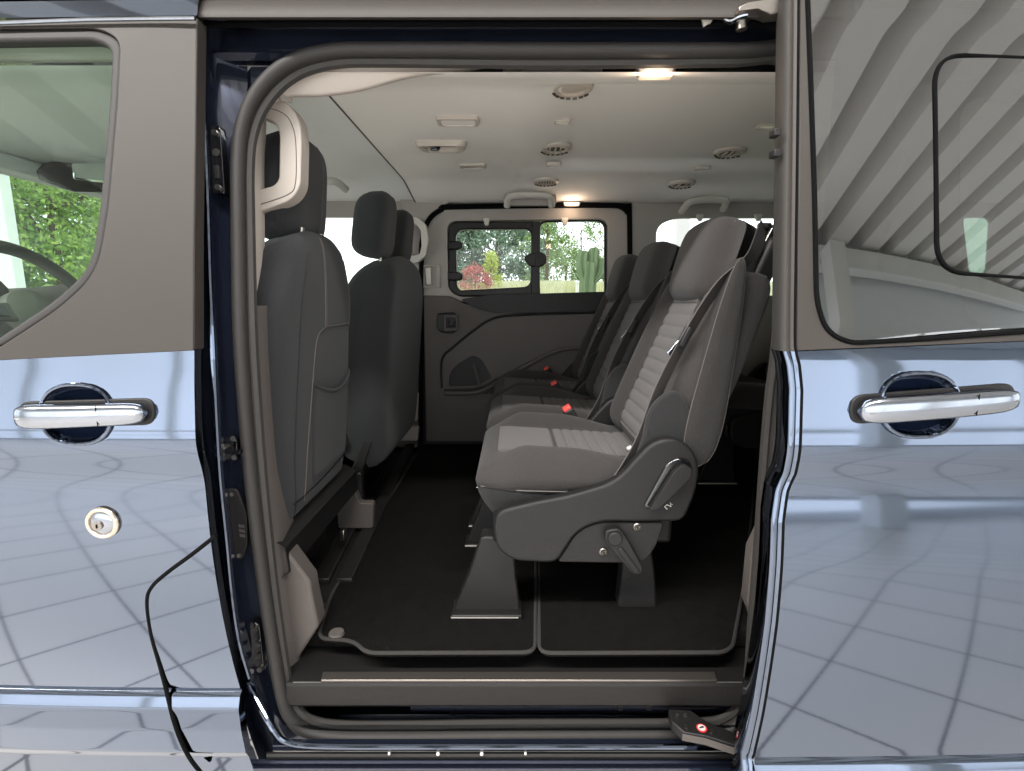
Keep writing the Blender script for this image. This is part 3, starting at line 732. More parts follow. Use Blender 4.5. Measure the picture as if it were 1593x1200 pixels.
head_plate(875, 188, .048, .030, 'reading_lamp', 'vent_plastic', 'lamp_cool', .006)
head_plate(862, 256, .055, .035, 'reading_lamp', 'vent_plastic', 'lamp_cool', .006)
head_plate(1093, 262, .055, .035, 'reading_lamp', 'vent_plastic', 'lamp_cool', .006)
head_plate(1193, 196, .060, .035, 'reading_lamp', 'vent_plastic', 'lamp_cool', .006)
# belt reel housing in the roof
c = on_head(688, 224); m_ = MB(); lp = rpoly([(-.085, -.04), (.085, -.04), (.07, .045), (-.07, .045)], .03, 5)
m_.grid([[c + Vector((p[0] * k, p[1] * k, dz)) for p in lp] for k, dz in ((1.08, .006), (1.02, -.012), (.92, -.018), (.78, -.014), (.70, .0))], True)
o = m_.build('roof_belt_housing', 'vent_plastic', hl)
m_ = MB(); m_.add([c + Vector((p[0] * .72, p[1] * .72, -.001)) for p in lp], [tuple(range(len(lp)))]); m_.build('housing_floor', 'light_trim', o)
c2 = on_head(677, 223); m_ = MB(); m_.box(c2 + Vector((0, 0, -.010)), (.030, .034, .022), Matrix.Rotation(R(18), 3, 'Z')); m_.build('belt_slot', 'gloss_black', o, bevel=.003)
m_ = MB(); m_.tube([c2 + Vector((-.006, -.012, -.023)), c2 + Vector((.004, -.016, -.023)), c2 + Vector((.006, .0, -.023))], .0025, 6); m_.build('belt_clip', 'chrome', o)
# warm dome lamp by the opening
def dome(px, py, Y, w, h, power):
    lp = pxpoly([(px - w, py - h), (px + w, py - h), (px + w * .82, py + h), (px - w * .82, py + h)], Y)
    o = plate('dome_lamp', rpoly(lp, .004), [], 'vent_plastic', hl, Y, .02, bevel=.002)
    lp = pxpoly([(px - w * .84, py - h * .7), (px + w * .84, py - h * .7), (px + w * .68, py + h * .75), (px - w * .68, py + h * .75)], Y - .004)
    plate('lamp_lens', rpoly(lp, .002), [], 'lamp_lens', o, Y - .004, .005)
    for k in (-1, 0, 1):
        lp = pxpoly([(px + k * w * .36 - w * .15, py - h * .3), (px + k * w * .36 + w * .15, py - h * .3), (px + k * w * .36 + w * .13, py + h * .45), (px + k * w * .36 - w * .13, py + h * .45)], Y - .007)
        plate('lamp_bulb', lp, [], 'lamp_warm', o, Y - .007, .004)
    d = bpy.data.lights.new('dome_lamp_light', 'POINT'); d.energy = power; d.color = (1, .72, .5); d.shadow_soft_size = .02
    q = bpy.data.objects.new('dome_lamp_light', d); col.objects.link(q); q.location = W(px, py + h, Y - .03) - Vector((0, 0, .01))
    return o
dome(1022, 111, .245, 32, 8, .5)
dome(890, 317.5, 1.66, 14, 3.2, .3)
lp = pxpoly([(782, 92), (940, 92), (940, 106), (782, 105)], .25); o = plate('folded_grab_handle', rpoly(lp, .004), [], 'headliner', hl, .25, .03, bevel=.004)
for a_, b_ in ((784, 812), (908, 938)):
    plate('handle_foot', rpoly(pxpoly([(a_, 94), (b_, 94), (b_, 107), (a_, 106)], .24), .003), [], 'cream_trim', o, .24, .02, bevel=.003)
def grab(pts, Y, r, m, parent, foot=True, dy=.05):
    P = [W(p[0], p[1], Y) for p in pts]; P[0].y += dy; P[-1].y += dy
    m_ = MB(); m_.tube(spline(P, 6), r, 10, sx=1.3); return m_.build('grab_handle', m, parent)
grab([(789, 318), (793, 307), (812, 304), (838, 304), (856, 307), (860, 318)], 1.50, .012, 'cream_trim', hl)
plate('handle_recess', rpoly(pxpoly([(784, 300), (866, 300), (866, 320), (784, 320)], 1.58), .02), [], 'light_trim', hl, 1.58, .02, bevel=.004)
grab([(1066, 328), (1072, 316), (1090, 311), (1120, 311), (1130, 314), (1132, 324)], 1.50, .012, 'cream_trim', hl)
grab([(470, 290), (500, 283), (522, 283), (534, 292)], 1.36, .012, 'cream_trim', hf)

# ------------------------------------------------------------------ far wall: closed sliding door and pillars
FY = 1.69
def fpx(pts, Y=FY): return pxpoly(pts, Y)
# upper pale lining with window opening
sealf = [(655, 690), (656, 420), (658, 372), (668, 342), (688, 326), (712, 322), (955, 320), (975, 330), (980, 350), (981, 690)]
win_f = rpoly(fpx([(697, 344), (946, 341), (946, 462), (697, 460)]), [.05, .045, .02, .07], 7)
win_f = rpoly(fpx([(696, 344), (947, 341), (947, 461), (712, 462), (698, 450)]), [.05, .05, .01, .05, .03], 7)
fdoor = plate('far_door_lining', rpoly(fpx([(657, 462), (658, 372), (668, 342), (688, 326), (712, 323), (955, 321), (978, 332), (979, 470), (720, 470), (700, 461)]), [0, .04, .04, .04, .03, .04, .04, 0, 0.02, .02], 5), [win_f], 'light_trim', van, FY, .05, bevel=.012, seg=4)
tag(fdoor, 'lining of the closed side door on the far side')
m_ = MB(); m_.tube(spline([W(p[0], p[1], FY - .012) for p in sealf], 6), .0125, 8); m_.build('far_door_seal', 'gap_black', fdoor)
# lower dark lining
low = plate('far_door_lower_lining', rpoly(fpx([(660, 460), (702, 461), (725, 474), (1010, 462), (1010, 686), (664, 686)]), [0, .02, .04, 0, 0, .01], 5), [], 'dark_trim', van, FY - .015, .06, bevel=.004)
arml = plate('armrest_ledge', rpoly(fpx([(716, 466), (760, 459), (1010, 452), (1010, 483), (830, 487), (770, 487), (740, 479)], FY - .04), .02, 5), [], 'dark_plastic', low, FY - .04, .04, bevel=.008)
def fline(pts, Y, r, m, name, par):
    m_ = MB(); m_.tube(spline([W(p[0], p[1], Y) for p in pts], 6), r, 8); return m_.build(name, m, par)
# raised lower panel with its outline
pan = rpoly(fpx([(687, 606), (687, 560), (700, 545), (738, 514), (765, 497), (800, 491), (1010, 486), (1010, 536), (880, 540), (850, 550), (780, 585), (745, 604)], FY - .03), [.03, .06, .05, .05, .06, .06, 0, 0, .04, .04, .03, .05], 5)
pk = rpoly(fpx([(697, 606), (698, 582), (712, 568), (737, 556), (752, 566), (768, 590), (745, 604)], FY - .03), [.01, .03, .03, .03, .02, .01, .02], 5)
pk = rpoly(fpx([(699, 602), (700, 580), (714, 566), (737, 552), (750, 560), (765, 588), (742, 601)], FY - .03), [.01, .03, .03, .03, .02, .01, .02], 5)
plate('door_pocket_panel', pan, [pk], 'taupe_trim', low, FY - .030, .025, bevel=.006, seg=3)
plate('pocket_back', rpoly(fpx([(692, 612), (692, 570), (737, 545), (775, 590), (775, 612)], FY), .01), [], 'dark_plastic', low, FY - .019, .002)
fline([(688, 604), (688, 560), (706, 540), (738, 514), (765, 497), (800, 491), (900, 487), (990, 484)], FY - .031, .006, 'dark_plastic', 'panel_groove', low)
fline([(692, 612), (745, 610), (785, 589), (850, 553), (882, 543), (925, 541)], FY - .035, .011, 'taupe_trim', 'lower_rib', low)
fline([(738, 568), (748, 600)], FY - .022, .010, 'taupe_trim', 'pocket_rib', low)
# inner door opener
c = W(697, 502, FY - .03); m_ = MB(); lp = rpoly(fpx([(681, 488), (708, 486), (713, 494), (712, 514), (704, 519), (686, 517), (680, 508)], FY - .03), .012)
o = plate('door_opener', lp, [], 'black_plastic', low, FY - .045, .03, bevel=.006)
plate('opener_bezel', rpoly(fpx([(691, 490), (713, 490), (713, 515), (691, 515)], FY - .06), .012), [rpoly(fpx([(695, 494), (710, 494), (710, 511), (695, 511)], FY - .06), .006)], 'taupe_trim', o, FY - .060, .016, bevel=.003)
m_ = MB(); m_.tube([W(p[0], p[1], FY - .062) for p in ((698, 498), (698, 508), (707, 508), (707, 500))], .005, 8); m_.build('opener_lever', 'dark_plastic', o)
# window frames, panes, catches
wfr = plate('window_frame', rpoly(fpx([(697, 345), (840, 344), (838, 461), (712, 461), (698, 450)]), [.05, .02, .02, .04, .03], 6), [rpoly(fpx([(709, 357), (827, 356), (826, 446), (716, 452), (711, 446)]), [.045, .035, .04, .03, .02], 7)], 'black_plastic', fdoor, FY + .005, .045, bevel=.006)
plate('window_pane', fpx([(700, 348), (838, 348), (838, 458), (700, 458)]), [], 'clear_glass', fdoor, FY + .045, .004)
plate('window_frame', rpoly(fpx([(838, 343), (946, 341), (946, 461), (838, 461)]), .03, 5), [rpoly(fpx([(840, 345), (942, 343), (942, 457), (839, 458)]), [.045, .045, .01, .01], 7)], 'dark_plastic', fdoor, FY + .022, .02, bevel=.002)
plate('window_pane', fpx([(838, 342), (946, 341), (946, 460), (838, 460)]), [], 'clear_glass', fdoor, FY + .047, .004)
plate('window_divider', fpx([(828, 345), (841, 345), (840, 460), (827, 460)]), [], 'black_plastic', wfr, FY - .006, .03, bevel=.003)
plate('window_catch', rpoly(fpx([(815, 402), (822, 395), (842, 392), (850, 396), (851, 408), (845, 415), (824, 415)], FY - .03), .012), [], 'black_plastic', wfr, FY - .035, .03, bevel=.006)
plate('catch_rib', fpx([(833, 392), (838, 392), (838, 415), (833, 415)], FY - .045), [], 'black_plastic', wfr, FY - .044, .012, bevel=.002)
for y_ in (382, 430):
    plate('hinge_knob', rpoly(fpx([(697, y_ - 6), (714, y_ - 7), (720, y_ - 3), (720, y_ + 4), (714, y_ + 7), (697, y_ + 6)], FY - .02), .008), [], 'black_plastic', wfr, FY - .025, .035, bevel=.006)
for x_ in (757, 879):
    plate('blind_hook', rpoly(fpx([(x_ - 6, 339), (x_ + 6, 339), (x_ + 3, 351), (x_ - 2, 351)], FY - .02), .006), [], 'cream_trim', fdoor, FY - .022, .02, bevel=.003)
# small handle recess on the lining
o = plate('pull_recess', rpoly(fpx([(657, 412), (685, 412), (685, 448), (657, 448)], FY - .015), .006), [rpoly(fpx([(661, 415), (680, 415), (680, 445), (661, 445)], FY - .015), .006)], 'light_trim', fdoor, FY - .015, .014, bevel=.003)
plate('pull_tab', rpoly(fpx([(662, 417), (671, 416), (672, 443), (664, 443)], FY - .02), .008), [], 'cream_trim', o, FY - .022, .02, bevel=.004)
# pillar trims beside the far door
plate('far_front_pillar', fpx([(622, 300), (720, 300), (690, 322), (668, 336), (657, 360), (655, 462), (640, 462), (632, 400)], FY), [], 'light_trim', van, FY - .002, .03, bevel=.006)
plate('far_pillar_lower', fpx([(600, 462), (655, 462), (654, 686), (600, 700)], FY), [], 'taupe_trim', van, FY - .001, .03, bevel=.004)
plate('far_pillar_foot', fpx([(606, 612), (652, 612), (650, 655), (606, 655)], FY - .03), [], 'light_trim', van, FY - .03, .03, bevel=.004)
plate('far_pillar_foot', fpx([(604, 665), (652, 665), (650, 686), (604, 686)], FY - .05), [], 'light_trim', van, FY - .05, .05, bevel=.004)
hn = rpoly(fpx([(634, 340), (650, 338), (664, 350), (668, 372), (664, 398), (650, 410), (634, 409)], FY - .07), .012)
hh = rpoly(fpx([(641, 350), (649, 350), (656, 360), (657, 384), (654, 396), (642, 399)], FY - .07), .008)
o = plate('far_grab_handle', hn, [hh], 'cream_trim', van, FY - .085, .04, bevel=.010, seg=4)
rq = [(979, 318), (1230, 318), (1260, 470), (1260, 690), (979, 690)]
hole = rpoly(fpx([(1022, 352), (1050, 339), (1232, 339), (1232, 460), (1022, 460)]), [.06, .05, 0, 0, .03], 6)
plate('far_rear_lining', fpx([(983, 300), (1680, 300), (1680, 690), (983, 690)]), [hole, rpoly(fpx([(1500, 338), (1548, 338), (1542, 425), (1510, 425)]), .03)], 'light_trim', van, FY + .005, .03, bevel=.008)
plate('far_rear_pane', fpx([(1015, 336), (1600, 336), (1600, 465), (1015, 465)]), [], 'clear_glass', van, FY + .03, .004)
for x_ in (1090, 1181):
    plate('blind_hook', rpoly(fpx([(x_ - 6, 333), (x_ + 6, 333), (x_ + 3, 344), (x_ - 2, 344)], FY - .02), .006), [], 'cream_trim', van, FY - .022, .02, bevel=.003)
m_ = MB(); m_.box((2.9, .95, 1.2), (.04, 1.6, 1.3)); m_.build('tailgate', 'dark_trim', van)
# far front door: belt line panel under its bright window
plate('far_front_door', [(-1.72, .58), (-.50, .58), (-.50, 1.29), (-1.72, 1.20)], [], 'dark_trim', van, FY + .03, .03)
fr_hole = [(-1.52, 1.26), (-.64, 1.30), (-.64, 1.752), (-1.20, 1.752)]
plate('far_front_door_frame', [(-1.75, 1.19), (-.50, 1.28), (-.50, 1.92), (-1.32, 1.92)], [fr_hole], 'light_trim', van, FY + .03, .03)
plate('far_front_pane', [(-1.5, 1.25), (-.60, 1.29), (-.60, 1.76), (-1.2, 1.76)], [], 'clear_glass', van, FY + .065, .004)

plate('far_side_shell', [(-.62, .5), (2.9, .5), (2.9, 1.88), (-.62, 1.88)], [fpx([(699, 345), (945, 343), (945, 459), (699, 459)], FY + .055), fpx([(1018, 337), (1300, 337), (1300, 461), (1018, 461)], FY + .055), fpx([(1490, 330), (1560, 330), (1560, 435), (1490, 435)], FY + .055)], 'dark_plastic', van, FY + .055, .03)
# ------------------------------------------------------------------ near pillar trim and grab handle (inside the opening)
rows = []
for off, dy in ((-.02, .02), (-.006, .03), (.004, .045), (-.002, .09)):
    rows.append([W(x_, y_, .12 + max(0, W(x_, y_, .12).z - 1.25) * .17) + Vector((off, dy, 0)) for x_, y_ in ((383, 150), (380, 250), (380, 330), (380, 400), (380, 476))])
m_ = MB(); m_.grid(rows); m_.build('near_pillar_trim', 'beige_trim', van, auto=0)
rows = []
for off, dy in ((-.01, .02), (.008, .03), (.017, .05), (.004, .14)):
    rows.append([W(x_, y_, .115) + Vector((off, dy, 0)) for x_, y_ in ((381, 476), (384, 560), (390, 650), (398, 750), (410, 850), (425, 960), (440, 1060))])
m_ = MB(); m_.grid(rows); m_.build('near_pillar_lower_trim', 'taupe_trim', van, auto=0)
plate('step_side_trim', pxpoly([(418, 835), (432, 838), (482, 905), (485, 925), (496, 975), (452, 1043), (445, 1062), (424, 1000)], .16), [], 'taupe_trim', van, .16, .05, bevel=.006)
plate('step_side_trim', pxpoly([(1172, 858), (1205, 790), (1200, 900), (1185, 1000), (1172, 960), (1164, 940)], .16), [], 'taupe_trim', van, .16, .04, bevel=.006)
hn = rpoly(pxpoly([(372, 140), (420, 150), (446, 158), (466, 182), (471, 215), (469, 292), (455, 312), (420, 326), (384, 337), (368, 330)], .24), [.02, .02, .03, .03, .03, .03, .03, .02, .02, .01], 6)
hh = rpoly(pxpoly([(394, 176), (420, 186), (434, 196), (437, 212), (436, 280), (428, 290), (400, 297), (391, 296)], .24), [.012] * 8, 5)
o = plate('near_grab_handle', hn, [hh], 'beige_trim', van, .235, .045, bevel=.014, seg=4)
m_ = MB(); m_.tube(spline([W(p[0], p[1], .2345) for p in ((398, 163), (440, 176), (456, 198), (461, 230), (460, 285), (448, 303), (400, 320))], 6), .0008, 6); m_.build('handle_seam', 'vent_dark', o)

# ------------------------------------------------------------------ cabin floor
m_ = MB(); m_.box((1.1, .97, FL - .02), (4.4, 1.54, .04)); fl = m_.build('cabin_floor', 'carpet', van, smooth=False)
m_ = MB(); m_.box((-.62, .97, FL - .002), (.62, 1.34, .012)); 
m_.build('front_floor_covering', 'dark_plastic', van, bevel=.004)
for k, (p1, p2) in enumerate((((500, 905), (612, 690)), ((535, 905), (640, 690)))):
    a, b = WZ(p1[0], p1[1], FL + .012), WZ(p2[0], p2[1], FL + .012); m_ = MB(); m_.ribbon([a, (a + b) / 2, b], .045, .016, (1, 0, 0)); m_.build('floor_rail', 'dark_plastic', fl, bevel=.004)
# two carpet mats
def floor_mat(lab, px, r):
    lp = [WZ(p[0], p[1], FL + .004) for p in px]; q = rpoly([(p.x, p.y) for p in lp], r, 6)
    t = thing('floor_mat', lab, 'floor mat', (lp[0].x, lp[0].y, FL), 'carpet mats on the cabin floor')
    n = len(q); m_ = MB(); top = [Vector((p[0], p[1], FL + .010)) for p in q]
    m_.add(top + [p - Vector((0, 0, .009)) for p in top], [tuple(range(n))] + [(i, (i + 1) % n, n + (i + 1) % n, n + i) for i in range(n)]); m_.build('mat_pile', 'mat_pile', t, smooth=False)
    m_ = MB(); m_.tube(top, .0042, 8, True); m_.build('edge_binding', 'mat_edge', t)
    return t
t = floor_mat('black carpet mat in front of the middle seats with a round fastener', [(498, 985), (515, 930), (660, 690), (835, 690), (833, 1019), (570, 1020), (552, 1001), (500, 997)], [.03, .04, .02, 0, .03, .03, .03, .03])
c = WZ(524, 987, FL + .011); m_ = MB(); m_.cyl(c, c + Vector((0, 0, .006)), .018, 24, .016); m_.build('mat_fastener', 'dark_trim', t)
floor_mat('black carpet mat running under and behind the near middle seat', [(839, 690), (1180, 690), (1160, 900), (1140, 1010), (1125, 1019), (839, 1020)], [0, 0, .03, .03, .03, .03])

# ================================================================== SEATS
def sgn(v): return -1 if v < 0 else 1
def rear_seat(label, loc, group):
    t = thing('passenger_seat', label, 'seat', (0, 0, 0), group)
    # local frame: +X rearward from the cushion's front edge, Y across, Z above the floor
    HW = .225
    def cw(u): return HW * (.90 + .10 * sstep(0, .18, u)) - .012 * sstep(.6, 1, u)
    def top(u, v):
        x = .50 * u; s = 2 * v - 1
        edge = (1 - abs(s) ** 7) ** .5; fe = (1 - (1 - min(1, u / .16)) ** 2.6) ** .5 if u < .16 else 1
        z = .352 + .052 * fe * edge - .030 * u
        z += .040 * sstep(.56, .84, abs(s)) * (1 - .5 * sstep(.9, 1, abs(s))) * sstep(.05, .25, u) * (1 - .75 * sstep(.45, .85, u))
        z += .022 * sstep(.75, 1, u)
        if abs(s) < .60 and .40 < u < .93: z += .0060 * abs(math.sin((u - .40) / .53 * math.pi * 9)) ** .3 * edge - .005
        if abs(abs(s) - .60) < .035 and u > .1: z -= .004
        if abs(u - .39) < .012 and abs(s) < .60: z -= .005
        return (x, s * cw(u), z)
    def bot(u, v):
        s = 2 * v - 1; x = .03 + .36 * u
        return (.004 + .47 * u, s * (cw(u) - .001), .334 - .012 * u)
    m_ = MB(); m_.pillow(110, 44, top, bot); cu = m_.build('cushion', 'fabric', t, auto=0)
    def cb(u, v, lo):
        s = 2 * v - 1; k = .022 * lo ** 1.5
        return (.004 + k * 1.6 + (.44 - k * 1.6) * u, s * (cw(u) - .004 - k), .334 - .012 * u - .075 * lo)
    rows = []
    for q in range(7):
        lo = q / 6; rows.append([Vector(cb(u, 0, lo)) for u in [i / 16 for i in range(16, 0, -1)]] + [Vector(cb(0, v, lo)) for v in [i / 12 for i in range(13)]] + [Vector(cb(u, 1, lo)) for u in [i / 16 for i in range(1, 17)]])
    m_ = MB(); m_.grid(rows); m_.build('cushion_skirt', 'fabric_dark', cu, auto=0)
    m_ = MB(); m_.tube([Vector(cb(0, .04 + .92 * i / 12, 0)) + Vector((-.001, 0, 0)) for i in range(13)], .0014, 6); m_.build('piping', 'stitch', cu)
    def ins(u0, u1, w):   # paler centre panel laid over the cushion
        def A(u, v):
            uu = u0 + (u1 - u0) * u; p = top(uu, .5 + (v - .5) * w); return (p[0], p[1], p[2] + .0015)
        def B(u, v): p = A(u, v); return (p[0], p[1], p[2] - .004)
        return A, B
    A, B = ins(.10, .39, .58); m_ = MB(); m_.pillow(24, 20, A, B); m_.build('centre_panel', 'fabric_panel', cu, auto=0)
    A, B = ins(.405, .94, .58); m_ = MB(); m_.pillow(100, 12, A, B); m_.build('ribbed_panel', 'fabric_panel', cu, auto=0)
    for sd_ in (-1, 1):
        m_ = MB(); m_.tube([Vector((.03 + .45 * u, sd_ * (cw(u) + .0005), .335 - .012 * u)) for u in [-.04 + .92 * i / 20 for i in range(21)]], .0014, 6); m_.build('piping', 'stitch', cu)
    # backrest
    LEAN = R(22); ca, sa = math.cos(LEAN), math.sin(LEAN); BX, BZ = .452, .36
    def bp(s, v, d):   # s up the back, v across, d forward of the back plane
        return (BX + s * sa - d * ca, v, BZ + s * ca + d * sa)
    SL = .50
    def bw(u): return .212 - .040 * sstep(.45, 1, u) - .02 * (1 - sstep(0, .12, u))
    def fr(u, v):
        s = 2 * v - 1; edge = (1 - abs(s) ** 5) ** .5; te = (1 - abs(2 * u - 1) ** 12) ** .5
        d = .002 + .075 * edge * te + (.036 if s > 0 else .006) * sstep(.55, .8, abs(s)) * (1 - .8 * sstep(.85, 1, abs(s))) * te
        if abs(s) < .55 and .08 < u < .80: d += .0065 * abs(math.sin((u - .08) / .72 * math.pi * 11)) ** .3 - .006
        if abs(abs(s) - .56) < .035: d -= .005
        return bp(u * SL, s * bw(u), d)
    def bk(u, v):
        s = 2 * v - 1; te = (1 - abs(2 * u - 1) ** 12) ** .5; edge = (1 - abs(s) ** 8) ** .5
        return bp(u * SL, s * bw(u), -.02 - .045 * te * edge)
    m_ = MB(); m_.pillow(120, 44, fr, bk); ba = m_.build('backrest', 'fabric', t, auto=0)
    def A(u, v):
        uu = .06 + .76 * u; vv = .5 + (v - .5) * .52; p = fr(uu, vv); return (p[0] - .0015, p[1], p[2])
    def B(u, v): p = A(u, v); return (p[0] + .004, p[1], p[2])
    m_ = MB(); m_.pillow(110, 12, A, B); m_.build('ribbed_panel', 'fabric_panel', ba, auto=0)
    def A(u, v):
        uu = .83 + .13 * u; vv = .5 + (v - .5) * .50; p = fr(uu, vv); return (p[0] - .0015, p[1], p[2])
    m_ = MB(); m_.pillow(10, 10, A, B); m_.build('upper_panel', 'fabric_panel', ba, auto=0)
    # side shells at the back
    for sd_ in (-1, 1):
        def A(u, v):
            s = 2 * v - 1; uu = 2 * u - 1; e = max(0, 1 - abs(uu) ** 4) ** .5
            xa, xb = .450 + .118 * u, .548 + .058 * u
            return ((xa + xb) / 2 + s * (xb - xa) / 2 * (.12 + .88 * e), sd_ * (.236 - .040 * u + .014 * (max(0, 1 - s ** 4)) * e), .395 + .46 * u)
        def B(u, v): p = A(u, v); return (p[0], p[1] * .80, p[2])
        m_ = MB(); m_.pillow(40, 14, A, B); sh = m_.build('side_shell', 'fabric_side', t, auto=60)
        m_ = MB(); m_.tube([Vector(A(i / 40, 0)) for i in range(41)] + [Vector(A(1, j / 8)) for j in range(1, 8)] + [Vector(A(i / 40, 1)) for i in range(40, -1, -1)] + [Vector(A(0, 1 - j / 8)) for j in range(1, 8)], .0013, 6, True); m_.build('shell_seam', 'dark_trim', sh)
    # headrest built into the top
    def hr_(u, v, front):
        s = 2 * v - 1; uu = 2 * u - 1
        e = (max(0, 1 - abs(s) ** 9)) ** .5; h = (max(0, 1 - abs(uu) ** 7)) ** .5
        w = .142 * (1 - .10 * abs(uu) ** 3); curve = .030 * (u - .2) ** 2
        d = (.038 + (.064 * e * h) - .012 * s * s) if front else (.034 - .075 * e * h)
        return bp(.395 + .222 * u, s * w * (.45 + .55 * h), d + .046 * u - curve)
    m_ = MB(); m_.pillow(30, 30, lambda u, v: hr_(u, v, True), lambda u, v: hr_(u, v, False)); hd = m_.build('headrest', 'fabric', t, auto=0)
    for sd_ in (-1, 1):
        P = []
        for i in range(31):
            a = hr_(i / 30, .5 + sd_ * .455, True); b = hr_(i / 30, .5 + sd_ * .455, False); P.append(Vector(a) * .82 + Vector(b) * .18 + Vector((-.001, sd_ * .004, 0)))
        m_ = MB(); m_.tube(P[2:-2], .0013, 6); m_.build('seam', 'stitch', hd)
    # moulded top at the back with the belt outlet
    g0 = Vector(bp(.585, -.075, -.025)); m_ = MB(); m_.box(g0, (.05, .085, .085), Matrix.Rotation(LEAN, 3, 'Y')); bgd = m_.build('belt_guide', 'gloss_black', t, bevel=.012, seg=3)
    g1 = Vector(bp(.615, -.09, .0)); m_ = MB(); m_.tube([g1 + Vector((.0, -.024, .004)), g1 + Vector((-.012, 0, .008)), g1 + Vector((0, .024, .004))], .007, 8); m_.build('guide_loop', 'dark_plastic', bgd)
    m_ = MB(); m_.box(Vector(bp(.50, 0, -.03)), (.05, .26, .20), Matrix.Rotation(LEAN, 3, 'Y')); m_.build('back_cover', 'black_plastic', t, bevel=.015, seg=3)
    # belt
    P = [Vector(bp(.615, -.10, .005)), Vector(bp(.53, -.160, .03)), Vector(bp(.44, -.180, .075)), Vector(bp(.31, -.186, .096)), Vector(bp(.18, -.195, .105)), Vector(bp(.06, -.206, .100)), Vector((.335, -.222, .375)), Vector((.30, -.236, .335))]
    m_ = MB(); m_.ribbon(spline(P, 6), .044, .002, lambda i: (.75, .66, .1)); bl = m_.build('seat_belt', 'belt_light', t)
    c = P[3]; m_ = MB(); m_.box(c + Vector((-.006, -.004, .0)), (.014, .03, .05), Matrix.Rotation(R(25), 3, 'Y')); m_.build('belt_tongue', 'black_plastic', bl, bevel=.004)
    m_ = MB(); m_.box(c + Vector((-.022, .002, -.030)), (.022, .006, .040), Matrix.Rotation(R(38), 3, 'Y')); m_.build('tongue_blade', 'chrome', bl, bevel=.002)
    # buckle on the inner side
    m_ = MB(); m_.box((.285, .222, .385), (.034, .044, .105), Matrix.Rotation(R(-32), 3, 'Y')); bu = m_.build('belt_buckle', 'black_plastic', t, bevel=.006)
    m_ = MB(); m_.box((.2575, .222, .430), (.026, .036, .018), Matrix.Rotation(R(-32), 3, 'Y')); m_.build('buckle_button', 'red_plastic', bu, bevel=.003)
    # dark trimmed flank between the cushion and the backrest, child-seat tags
    LP = lambda px, py: (W(px, py, .226).x + .085, W(px, py, .226).z - FL)
    plate('flank_panel', rpoly([LP(*p) for p in ((975, 752), (1000, 690), (1010, 642), (1028, 618), (1056, 606), (1072, 630), (1085, 680), (1060, 760))], [0, .02, .03, .03, .02, .02, .02, 0], 5), [], 'fabric_dark', t, -.226, .02, bevel=.006)
    m_ = MB(); m_.box((.385, -.08, .392), (.014, .018, .006), Matrix.Rotation(R(-30), 3, 'Y')); m_.build('child_seat_tag', 'white_mark', t, bevel=.002)
    # bracket, side covers
    LC = lambda pts: [(W(p[0], p[1], .193).x + .085, W(p[0], p[1], .193).z - FL) for p in pts]
    arm_ = rpoly(LC([(782, 794), (830, 782), (890, 771), (958, 750), (992, 712), (1016, 688), (1046, 681), (1076, 694), (1090, 724), (1084, 768), (1064, 812), (930, 813), (898, 828), (866, 877), (800, 874), (774, 856), (768, 822), (772, 803)]), [.015, .03, .04, .05, .04, .03, .03, .03, .03, .03, .02, .04, .03, .02, .03, .03, .02, .015], 5)
    lowp = rpoly(LC([(868, 878), (899, 830), (930, 815), (1036, 815), (1024, 852), (1004, 880)]), [.01, .03, .03, .01, .02, .025], 5)
    for sd_ in (-1, 1):
        Y0 = -.262 if sd_ < 0 else .232
        plate('side_cover', arm_, [], 'seat_plastic', t, Y0, .03, bevel=.008, seg=3)
        plate('lower_cover', lowp, [], 'seat_plastic', t, Y0 + .008, .02, bevel=.004)
    sc = plate('lever_bezel', rpoly(LC([(1000, 788), (1012, 792), (1026, 790), (1074, 740), (1077, 722), (1066, 712), (1050, 712), (1036, 722)]), .012, 5), [], 'gloss_black', t, -.268, .012, bevel=.004)
    plate('recline_lever', rpoly(LC([(1008, 788), (1020, 789), (1058, 752), (1072, 738), (1072, 724), (1060, 718), (1046, 728)]), [.004, .006, .02, .012, .010, .010, .03], 5), [], 'dark_plastic', sc, -.282, .014, bevel=.005, seg=3)
    lv = plate('tilt_lever', rpoly(LC([(940, 822), (962, 818), (974, 832), (1000, 880), (996, 890), (984, 890), (950, 852), (940, 838)]), .010, 5), [], 'black_plastic', t, -.276, .02, bevel=.005, seg=3)
    (px_, pz_), = LC([(955, 833)]); m_ = MB(); m_.cyl((px_, -.284, pz_), (px_, -.26, pz_), .0165, 24); m_.build('lever_pivot', 'dark_plastic', lv, bevel=.003)
    plate('lever_blade', rpoly(LC([(958, 850), (966, 846), (994, 884), (986, 888)]), .004), [], 'seat_plastic', lv, -.280, .008, bevel=.002)
    for x_, z_ in LC([(993, 822), (940, 861)]):
        m_ = MB(); m_.cyl((x_, -.259, z_), (x_, -.25, z_), .010, 20); b_ = m_.build('screw_head', 'steel', t, bevel=.002)
        m_ = MB(); m_.tube([(x_ + .006 * math.cos(a), -.2592, z_ + .006 * math.sin(a)) for a in [2 * math.pi * k / 20 for k in range(20)]], .0016, 6, True); m_.build('screw_ring', 'dark_plastic', b_)
        m_ = MB(); m_.cyl((x_, -.2605, z_), (x_, -.255, z_), .0035, 6); m_.build('screw_socket', 'dark_plastic', b_)
    m_ = MB(); m_.tube([(q_[0], -.2635, q_[1]) for q_ in LC([(1038, 792), (1034, 788), (1038, 785), (1044, 788), (1043, 782), (1046, 785)])], .0014, 6); m_.build('recline_symbol', 'white_mark', t)
    # frame under the cushion and the two feet
    m_ = MB(); m_.box((.25, 0, .235), (.42, .44, .07)); m_.build('seat_frame', 'black_plastic', t, bevel=.01)
